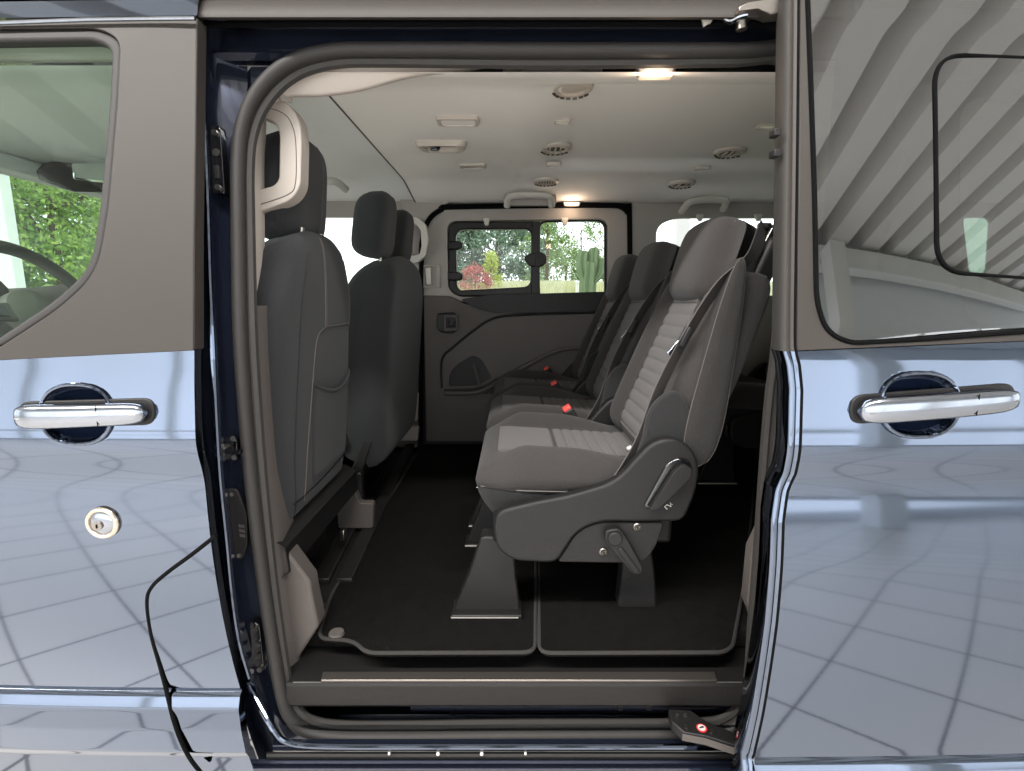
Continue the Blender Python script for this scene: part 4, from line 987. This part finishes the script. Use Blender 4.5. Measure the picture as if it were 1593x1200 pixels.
    for nm, poly in (('front_foot', [(.012, .21), (.088, .21), (.094, .11), (.104, .02), (.104, .004), (-.055, .004), (-.055, .02), (-.016, .12)]), ('rear_foot', [(.362, .21), (.42, .21), (.438, .10), (.448, .004), (.350, .004), (.356, .10)])):
        for Y0 in ((-.205, .15) if nm == 'front_foot' else (-.175, .12)):
            ft = plate('foot', rpoly(poly, .01), [], 'dark_plastic', t, Y0, .05, bevel=.006)
    for Y0 in (-.215, .145):
        m_ = MB(); m_.box((.024, Y0 + .02, .012), (.17, .07, .022)); m_.build('foot_shoe', 'black_plastic', t, bevel=.004)
        m_ = MB(); m_.tube([(-.06, Y0 - .016, .018), (.10, Y0 - .016, .018)], .003, 6); m_.build('shoe_edge', 'steel', t)
    plate('foot_gusset', [(.390, .19), (.394, .12), (.402, .10), (.408, .19)], [], 'black_plastic', t, -.180, .006)
    t.location = loc
    return t
GRP2 = 'middle row passenger seats'
RS = dict(near='grey fabric middle seat nearest the open door with levers on its side', mid='grey fabric seat in the centre of the middle row', far='grey fabric middle-row seat beside the closed far door', third='dark rear-row seat seen behind the nearest middle seat')
s1 = rear_seat(RS['near'], (-.085, .455, FL), GRP2)
def place(lab, loc, grp):
    c_ = copy_tree(s1); c_.location = loc; c_['label'] = lab; c_['group'] = grp; return c_
place(RS['mid'], (-.085, .955, FL), GRP2); place(RS['far'], (-.085, 1.425, FL), GRP2)
place(RS['third'], (.83, 1.36, FL), 'rear row passenger seats')

# ------------------------------------------------------------------ front seats
def front_back(t, X, Y0, Y1, Z0, Z1, lean, thick, m, top_in=.06, nm='backrest', bulge=.02, crisp=5):
    """upright seat back; its rear face looks to +X"""
    yc, hw = (Y0 + Y1) / 2, (Y1 - Y0) / 2
    def S(u, v, back):
        s = 2 * v - 1; z = Z0 + (Z1 - Z0) * u
        w = hw - top_in * sstep(.72, 1, u) ** 1.3 * 1.0 - .03 * (1 - sstep(0, .25, u)) 
        e = max(0, 1 - abs(s) ** crisp) ** .5; h = max(0, 1 - abs(2 * u - 1) ** 14) ** .5 
        if u > .5: h = max(0, 1 - abs(2 * u - 1) ** 7) ** .5
        zz = z - .05 * abs(s) ** 3 * sstep(.6, 1, u)
        x = X + lean * (u - 1)
        return (x + (bulge * e * h if back else -(thick * e * h)) - .03 * (1 - e), yc + s * w, zz)
    m_ = MB(); m_.pillow(50, 40, lambda u, v: S(u, v, True), lambda u, v: S(u, v, False))
    return m_.build(nm, m, t, auto=0), (lambda u, v: Vector(S(u, v, True)))
def front_head(t, X, yc, zc, hw, hh, m, dx=.05):
    def S(u, v, back):
        s = 2 * v - 1; q = 2 * u - 1
        e = max(0, 1 - abs(s) ** 4) ** .5; h = max(0, 1 - abs(q) ** 5) ** .5
        w = hw * (.94 - .10 * q) * (.35 + .65 * h)
        return (X + .03 * (u - .5) + (.035 if back else -.085) * e * h - .02, yc + s * w, zc + q * hh)
    m_ = MB(); m_.pillow(28, 28, lambda u, v: S(u, v, True), lambda u, v: S(u, v, False)); o = m_.build('headrest', m, t, auto=0)
    m_ = MB(); m_.tube([Vector(S(i / 24, .70, True)) + Vector((.0008, 0, 0)) for i in range(1, 24)], .0012, 6); m_.build('seam', 'dark_trim', o)
    return o
ds = thing('driver_seat', 'single dark front seat with map pocket, beside the front door', 'seat', (-.75, .40, FL), 'front seats')
bk, Sf = front_back(ds, -.475, .165, .655, FL + .25, FL + .925, .05, .13, 'fabric_blue', crisp=9)
def on_back(pts, r, m, nm, par, S=Sf, n=6):
    m_ = MB(); m_.tube([S(u, v) + Vector((.0012, 0, 0)) for u, v in [(p.x, p.y) for p in spline([(a, b, 0) for a, b in pts], n)]], r, 6); return m_.build(nm, m, par)
on_back([(.985, .44), (.93, .47), (.80, .49), (.665, .50)], .0013, 'stitch', 'stitched_seam', bk)
on_back([(.985, .46), (.93, .49), (.80, .51), (.665, .52)], .0008, 'stitch', 'stitched_seam', bk)
on_back([(.665, .50), (.665, .70), (.668, .90)], .0013, 'stitch', 'stitched_seam', bk)
on_back([(.05, .22), (.20, .27), (.45, .33), (.60, .37), (.645, .42), (.662, .50)], .0013, 'stitch', 'stitched_seam', bk)
on_back([(.97, .93), (.80, .94), (.668, .94), (.62, .965), (.3, .965), (.1, .95)], .0013, 'stitch', 'stitched_seam', bk)
on_back([(.02, .12), (.4, .15), (.93, .22)], .0012, 'dark_plastic', 'stitched_seam', bk)
on_back([(.07, .10), (.075, .5), (.095, .93)], .0016, 'dark_plastic', 'lower_seam', bk)
def A(u, v):
    uu = .10 + .345 * u + (.05 * (2 * v - 1) ** 2 - .03) * u; vv = .34 + .56 * v; p = Sf(uu, vv); b_ = .012 * math.sin(math.pi * v) ** .6 * u ** 2; return p + Vector((.003 + b_, 0, 0))
def B(u, v):
    p = A(u, v); return p - Vector((.004, 0, 0))
m_ = MB(); m_.pillow(20, 24, A, B); pkt = m_.build('map_pocket', 'fabric_blue', bk, auto=0)
m_ = MB(); m_.tube([A(1, i / 20) for i in range(21)], .0035, 8); m_.build('pocket_hem', 'fabric_dark', pkt)
hd = front_head(ds, -.487, .39, FL + 1.017, .140, .122, 'fabric_blue')
for y_ in (.335, .455):
    m_ = MB(); m_.cyl((-.50, y_, FL + .80), (-.485, y_, FL + .93), .006, 12); m_.build('headrest_post', 'steel', ds)
m_ = MB(); m_.pillow(20, 20, lambda u, v: (-1.05 + .45 * u, .17 + .47 * v, FL + .40 + .03 * math.sin(math.pi * v)), lambda u, v: (-1.05 + .45 * u, .17 + .47 * v, FL + .26)); m_.build('cushion', 'fabric_dark', ds, bevel=.02)
m_ = MB(); m_.box((-.80, .40, FL + .15), (.46, .42, .24)); m_.build('seat_box', 'black_plastic', ds, bevel=.02)
a, b = W(437, 838, .16), WX(548, 727, W(437, 838, .16).x)
xb = -.50
P1 = W(444, 790, .17); 
m_ = MB(); rows = []
for y_ in (.15, .40, .66):
    k = (y_ - .15) / .51
    rows.append([Vector((-.60, y_, FL + .262)), Vector((-.525, y_, FL + .255)), Vector((-.492, y_, FL + .235)), Vector((-.488, y_, FL + .175)), Vector((-.515, y_, FL + .155)), Vector((-.60, y_, FL + .15))])
m_.grid(rows); m_.build('rear_crossbar', 'black_plastic', ds)
m_ = MB(); m_.tube([Vector((-.490, y_, FL + .237)) for y_ in (.15, .3, .5, .66)], .0025, 6); m_.build('crossbar_edge', 'dark_plastic', ds)
plate('box_bracket', rpoly([(-.575, FL + .02), (-.46, FL + .02), (-.455, FL + .11), (-.50, FL + .11), (-.515, FL + .17), (-.575, FL + .17)], .01), [], 'taupe_trim', ds, .70, .03, bevel=.004)
plate('box_bracket', rpoly([(-.56, FL + .03), (-.50, FL + .03), (-.50, FL + .20), (-.56, FL + .20)], .01), [], 'black_plastic', ds, .735, .03, bevel=.004)
c = Vector((-.505, .55, FL + .075)); m_ = MB(); m_.box(c, (.014, .03, .03)); m_.build('bolt_plate', 'steel', ds, bevel=.003)

bs_ = thing('double_front_bench', 'double dark front bench with two headrests by the far front door', 'seat', (-.70, 1.16, FL), 'front seats')
bk, Sb = front_back(bs_, -.405, .765, 1.42, FL + .20, FL + .925, .06, .15, 'fabric_blue', top_in=.05, bulge=.03, crisp=16)
plate('lower_shell', rpoly([(-.56, FL + .17), (-.53, FL + .14), (-.47, FL + .30), (-.50, FL + .30)], .01), [], 'dark_plastic', bs_, .78, .60, bevel=.006)
front_head(bs_, -.42, .90, FL + 1.012, .112, .108, 'fabric_blue'); front_head(bs_, -.425, 1.24, FL + 1.012, .112, .108, 'fabric_dark')
m_ = MB(); 
for y_ in (.89, .97, 1.21, 1.29):
    m_ = MB(); m_.cyl((-.455, y_, FL + .82), (-.44, y_, FL + .95), .006, 12); m_.build('headrest_post', 'steel', bs_)
m_ = MB(); m_.pillow(20, 20, lambda u, v: (-1.0 + .45 * u, .78 + .80 * v, FL + .40 + .03 * math.sin(math.pi * v)), lambda u, v: (-1.0 + .45 * u, .78 + .80 * v, FL + .26)); m_.build('cushion', 'fabric_dark', bs_, bevel=.02)
m_ = MB(); m_.box((-.80, 1.18, FL + .13), (.40, .70, .25)); m_.build('seat_box', 'black_plastic', bs_, bevel=.02)

# ------------------------------------------------------------------ cab: dashboard, wheel, screen, mirror
rows = []
for k in range(17):
    y = .12 + 1.6 * k / 16
    rows.append([Vector((-1.50, y, FL + 0.40)), Vector((-1.48, y, FL + 0.65)), Vector((-1.53, y, FL + 0.76)), Vector((-1.62, y, FL + 0.81 + .02 * math.sin(k * .8))), Vector((-1.9, y, FL + 0.80)), Vector((-2.35, y, FL + 0.72))])
m_ = MB(); m_.grid(rows); dsh = m_.build('dashboard', 'dash', van, auto=60)
def A(u, v): return (-1.80 + .28 * u, .22 + .46 * v, FL + .80 + .07 * math.sin(math.pi * v) ** .6 * (1 - .2 * (1 - u)))
def B(u, v): return (-1.80 + .28 * u, .22 + .46 * v, FL + .74)
m_ = MB(); m_.pillow(10, 24, A, B); m_.build('instrument_hood', 'dash', dsh, auto=60)
for y_ in (.24, .78, 1.58):
    m_ = MB(); m_.box((-1.51, y_, FL + .70), (.02, .11, .06), Matrix.Rotation(R(-18), 3, 'Y')); v_ = m_.build('dash_vent', 'black_plastic', dsh, bevel=.004)
    m_ = MB(); m_.tube([Vector((-1.50, y_ + a_ * .055, FL + .70 + b_ * .032)) for a_, b_ in ((-1, -1), (1, -1), (1, 1), (-1, 1))], .004, 6, True); m_.build('vent_frame', 'chrome', v_)
# steering wheel facing the driver
cw_ = Vector((-1.235, .45, 1.315)); nrm = Vector((.90, 0, .44)).normalized(); uax = Vector((0, 1, 0)); vax = nrm.cross(uax).normalized()
ring = [cw_ + uax * (.19 * math.cos(a)) + vax * (.185 * math.sin(a)) for a in [2 * math.pi * k / 56 for k in range(56)]]
m_ = MB(); m_.tube(ring, .0165, 12, True); sw = m_.build('steering_wheel', 'dash', van, auto=0)
m_ = MB(); rows = [[cw_ + nrm * h + (uax * math.cos(a) + vax * .85 * math.sin(a)) * r for a in [2 * math.pi * k / 32 for k in range(32)]] for r, h in ((.002, .018), (.05, .016), (.072, .004), (.075, -.02))]
m_.grid(rows, True); m_.build('horn_pad', 'dash', sw)
for a_ in (0, math.pi, -math.pi / 2):
    d = uax * math.cos(a_) + vax * math.sin(a_) * (1 if vax.z < 0 else -1) * -1
    m_ = MB(); m_.ribbon([cw_ + d * .06, cw_ + d * .12, cw_ + d * .182], .05, .014, nrm.cross(d)); sk = m_.build('spoke', 'dash', sw, bevel=.005)
    if abs(math.cos(a_)) > .5:
        m_ = MB(); m_.ribbon([cw_ + d * .085 + nrm * .009, cw_ + d * .14 + nrm * .009], .028, .006, nrm.cross(d)); m_.build('switch_panel', 'chrome', sk, bevel=.002)
m_ = MB(); m_.cyl(cw_ - nrm * .01, cw_ - nrm * .25, .05, 20); m_.build('column_cover', 'black_plastic', sw)
# windscreen and its header, pillars
hz = 1.775
m_ = MB(); m_.add([(-1.70, .18, hz), (-1.70, 1.68, hz), (-2.40, 1.74, 1.20), (-2.40, .12, 1.20)], [(0, 1, 2, 3)]); m_.build('windscreen', 'clear_glass', van)
m_ = MB(); m_.box((-1.70, .93, hz + .02), (.10, 1.5, .05)); m_.build('windscreen_header', 'headliner_front', van, bevel=.01)
for y_ in (.16, 1.70):
    m_ = MB(); m_.tube([(-1.66, y_, hz + .02), (-2.0, y_, 1.50), (-2.38, y_, 1.20)], .04, 8); m_.build('screen_pillar', 'light_trim', van)
# sensor housing with rear-view mirror
m_ = MB(); P = [WX(x_, y_, X_) for x_, y_, X_ in ((62, 268, -1.62), (75, 283, -1.60), (130, 213, -1.58), (175, 232, -1.50), (175, 300, -1.46), (118, 299, -1.50))]
B_ = [p + Vector((-.08, .05, .02)) for p in P]; n = len(P)
order = [0, 2, 3, 4, 5, 1]; top = [P[i] for i in order]; bt = [B_[i] for i in order]
m_.add(top + bt, [tuple(range(n)), tuple(range(2 * n - 1, n - 1, -1))] + [(i, (i + 1) % n, n + (i + 1) % n, n + i) for i in range(n)])
ho = m_.build('sensor_housing', 'dark_plastic', van, bevel=.008)
q = [WX(x_, y_, -1.44) for x_, y_ in ((113, 254), (165, 252), (168, 285), (116, 279))]; m_ = MB(); m_.add(q + [p + Vector((-.012, .008, 0)) for p in q], [(0, 1, 2, 3), (4, 7, 6, 5), (0, 4, 5, 1), (1, 5, 6, 2), (2, 6, 7, 3), (3, 7, 4, 0)]); m_.build('rear_view_mirror', 'mirror', ho, bevel=.006)
# door inner top seal line seen through the glass
m_ = MB(); m_.tube([WS(-40, 62, lambda z: .16), WS(80, 55, lambda z: .16), WS(165, 55, lambda z: .16)], .010, 8); m_.build('inner_window_seal', 'gap_black', van)
rows = [[W(px, py, Y) for px in (-140, 60, 200)] for py, Y in ((70, .15), (92, .17), (98, .20), (60, .24))]
m_ = MB(); m_.grid(rows); m_.build('door_inner_frame', 'light_trim', van, auto=0)

# ================================================================== HALL FRONT AND GARDEN
hd_ = thing('glazed_hall_front', 'white framed glass wall of the hall behind the van', 'glass wall', (0, 4.6, 0))
m_ = MB(); m_.box((0, 4.6, 3.95), (28, .16, 2.0)); m_.build('header', 'white_paint', hd_, smooth=False)
for x_, w_ in ((-9.4, .12), (-5.35, .30), (-3.1, .07), (1.76, .14), (3.9, .10), (6.4, .1)):
    m_ = MB(); m_.box((x_, 4.6, 1.5), (w_, .12, 2.9)); m_.build('post', 'white_paint', hd_, bevel=.01)
xs = [-9.4, -5.35, -3.1, 1.76, 3.9, 6.4]
for a_, b_ in zip(xs[:-1], xs[1:]):
    m_ = MB(); m_.box(((a_ + b_) / 2, 4.6, 1.5), (b_ - a_ - .32, .012, 2.9)); m_.build('pane', 'hall_glass', hd_, smooth=False)

def leaf_cloud(n, shape, size, rnd, flat=.5):
    v, f = [], []
    for i in range(n):
        c, nrm = shape(rnd); s = size * rnd.uniform(.55, 1.3)
        d = Vector((rnd.gauss(0, 1), rnd.gauss(0, 1), rnd.gauss(0, 1))).normalized(); e = d.cross(Vector((rnd.gauss(0, 1), rnd.gauss(0, 1), rnd.gauss(0, 1)))).normalized()
        k = len(v); v += [c - d * s, c + e * s * flat, c + d * s, c - e * s * flat]; f.append((k, k + 1, k + 2, k + 3))
    return v, f
def clumps(rnd, base, h, rx, ry, n, cone):
    L = []
    for i in range(n):
        t = rnd.random() ** (.8 if cone else .85); a = rnd.uniform(0, 6.283); k = (1 - t * .92) if cone else math.sin(math.pi * (.22 + .72 * t)) ** .7
        q = rnd.uniform(.55, 1) ** .5
        L.append((Vector(base) + Vector((rx * k * q * math.cos(a), ry * k * q * math.sin(a), h * t)), rnd.uniform(.55, 1.2)))
    return L
def tree(name, label, cat, base, h, rx, ry, m, nl, size, nc, cr, cone=False, seed=1, trunk=.12, group=None, lift=.12, flat=.5):
    rnd = random.Random(seed); t = thing(name, label, cat, base, group)
    L = clumps(rnd, Vector(base) + Vector((0, 0, h * lift)), h * (1 - lift), rx, ry, nc, cone)
    def shp(r):
        c, s = r.choice(L); o = Vector((r.gauss(0, 1), r.gauss(0, 1), r.gauss(0, .75))); return c + o * cr * s * .55, o
    v, f = leaf_cloud(nl, shp, size, rnd, flat); obj('crown', v, f, m, t, smooth=False)
    m_ = MB(); b_ = Vector(base); m_.tube([b_, b_ + Vector((.03 * h * .3, 0, h * .3)), b_ + Vector((0, 0, h * .85))], [trunk, trunk * .7, trunk * .15], 8)
    for i in range(8):
        z = h * rnd.uniform(.2, .7); a = rnd.uniform(0, 6.28); m_.tube([b_ + Vector((0, 0, z)), b_ + Vector((rx * .5 * math.cos(a), ry * .5 * math.sin(a), z + h * .12))], [trunk * .35, trunk * .08], 6)
    m_.build('trunk', 'bark', t); return t
def gz(y, x=0): return lerp_table([(150, 2.5), (60, 2.4), (24, 2.3), (15, 1.95), (11, 1.55), (8, .75), (6, 0.), (4.65, -.05)])(y)
def gp_(px, Y): return (CAM.x + (px - CXP) / F * (Y + .88) * .985, Y, gz(Y) - .08)
tree('conifer_tree', 'broad blue-green conifer filling the left pane of the far window', 'tree', gp_(775, 20), 4.3, 2.3, 1.4, 'leaf_conifer', 26000, .075, 230, .42, seed=3, trunk=.16, lift=.0)
tree('conifer_tree', 'blue-green conifer at the left edge of the far window', 'tree', gp_(700, 22), 4.8, 1.6, 1.2, 'leaf_conifer', 14000, .08, 140, .42, seed=8, trunk=.16, lift=.0)
tree('broadleaf_tree', 'slender light green tree right of the far window divider', 'tree', gp_(850, 17), 3.6, .8, .7, 'leaf_mid', 3800, .055, 46, .34, seed=5, trunk=.07, lift=.02)
tree('broadleaf_tree', 'thin wispy tree against the white sky in the far window', 'tree', gp_(902, 24), 4.2, .55, .5, 'leaf_mid', 620, .06, 26, .3, seed=15, trunk=.05)
tree('broadleaf_tree', 'small green treetop above the cactus', 'tree', gp_(938, 24), 4.1, .8, .7, 'leaf_mid', 1500, .07, 26, .35, seed=25, trunk=.05)
tree('hedge_bush', 'dark green bush left of the cactus', 'bush', gp_(880, 19), 1.25, 1.2, .7, 'leaf_mid', 3400, .05, 50, .26, seed=35, trunk=.05, lift=.0)
tree('hedge_bush', 'low green bush behind the white railing', 'bush', gp_(930, 21), 1.1, 1.2, .7, 'leaf_mid', 3000, .05, 50, .26, seed=36, trunk=.05, lift=.0)
tree('red_shrub', 'round red-leaved shrub in the far window', 'shrub', gp_(740, 12.0), .62, .38, .35, 'leaf_red', 3200, .026, 60, .12, seed=6, trunk=.03, lift=.02)
tree('lime_shrub', 'narrow yellow-green shrub beside the red shrub', 'shrub', gp_(764, 12.6), 1.0, .30, .26, 'leaf_lime', 2200, .028, 44, .12, cone=True, seed=9, trunk=.03, lift=.02)
tree('broadleaf_tree', 'bright green leafy tree seen through the front window', 'tree', (-9.0, 9.4, 0), 6.2, 3.2, 2.4, 'leaf_bright', 100000, .05, 800, .48, seed=11, trunk=.11, lift=.05)
tree('broadleaf_tree', 'bright green tree standing behind the one in the front window', 'tree', (-11.2, 12.2, 0), 7.4, 3.6, 2.4, 'leaf_bright', 34000, .085, 420, .6, seed=21, trunk=.12, lift=.05)
tree('broadleaf_tree', 'pale green tree beyond the windscreen, farther left', 'tree', (-14.0, 9.8, 0), 6.4, 3.2, 2.4, 'leaf_bright', 24000, .09, 260, .55, seed=12, trunk=.2, lift=.05)
# tall grass along the bank
rnd = random.Random(4); v, f = [], []
for i in range(9000):
    Y = rnd.uniform(9.5, 13.5); X = rnd.uniform(-6, 6); z = gz(Y) - .12; h = rnd.uniform(.06, .24); a = rnd.uniform(0, 6.28); w = .008
    k = len(v); dx, dy = w * math.cos(a), w * math.sin(a); lx = rnd.gauss(0, .05)
    v += [(X - dx, Y - dy, z), (X + dx, Y + dy, z), (X + lx, Y + rnd.gauss(0, .04), z + h + .1)]; f.append((k, k + 1, k + 2))
tag(obj('grass', v, f, 'grass', None, smooth=False), 'pale dry grass along the bank outside the far window', 'grass', kind='stuff')
# cactus in a pot inside the hall
cb = W(914, 470, 3.9); base = Vector((cb.x, 3.9, 0))
ct = thing('potted_cactus', 'tall green columnar cactus in the right pane of the far window', 'cactus', tuple(base))
def rib(path, r, name, n=40):
    P = spline(path, 8); rows = []
    for i, p in enumerate(P):
        t = i / (len(P) - 1); rr = r * (1 if t < .8 else max(.05, 1 - ((t - .8) / .2) ** 2) ** .5)
        rows.append([p + Vector(((1 + .22 * math.cos(6 * a)) * rr * math.cos(a), (1 + .22 * math.cos(6 * a)) * rr * math.sin(a), 0)) for a in [2 * math.pi * k / n for k in range(n)]])
    m_ = MB(); m_.grid(rows, True); return m_.build(name, 'cactus_skin', ct)
q = lambda x_, y_: W(x_, y_, 3.9)
rib([base + Vector((0, 0, .35)), q(914, 470), q(916, 430), q(918, 405)], .065, 'stem')
rib([q(914, 440), q(907, 420), q(907, 405), q(909, 390)], .05, 'arm')
rib([q(918, 438), q(923, 415), q(924, 400), q(925, 385)], .045, 'arm')
rib([q(918, 442), q(932, 430), q(936, 418), q(937, 402)], .04, 'arm')
m_ = MB(); m_.cyl(base, base + Vector((0, 0, .42)), .20, 28, .25); m_.build('pot', 'pot', ct, bevel=.01)
# white railing outside
rl = W(908, 452, 9.2); rt = thing('railing', 'short white railing left of the cactus', 'railing', (rl.x, 9.2, rl.z - .3))
for k in range(9):
    m_ = MB(); m_.box((rl.x - .14 + k * .036, 9.2, rl.z - .02), (.016, .016, .36)); m_.build('baluster', 'white_paint', rt)
m_ = MB(); m_.box((rl.x, 9.19, rl.z + .17), (.34, .03, .03)); m_.build('top_rail', 'white_paint', rt)
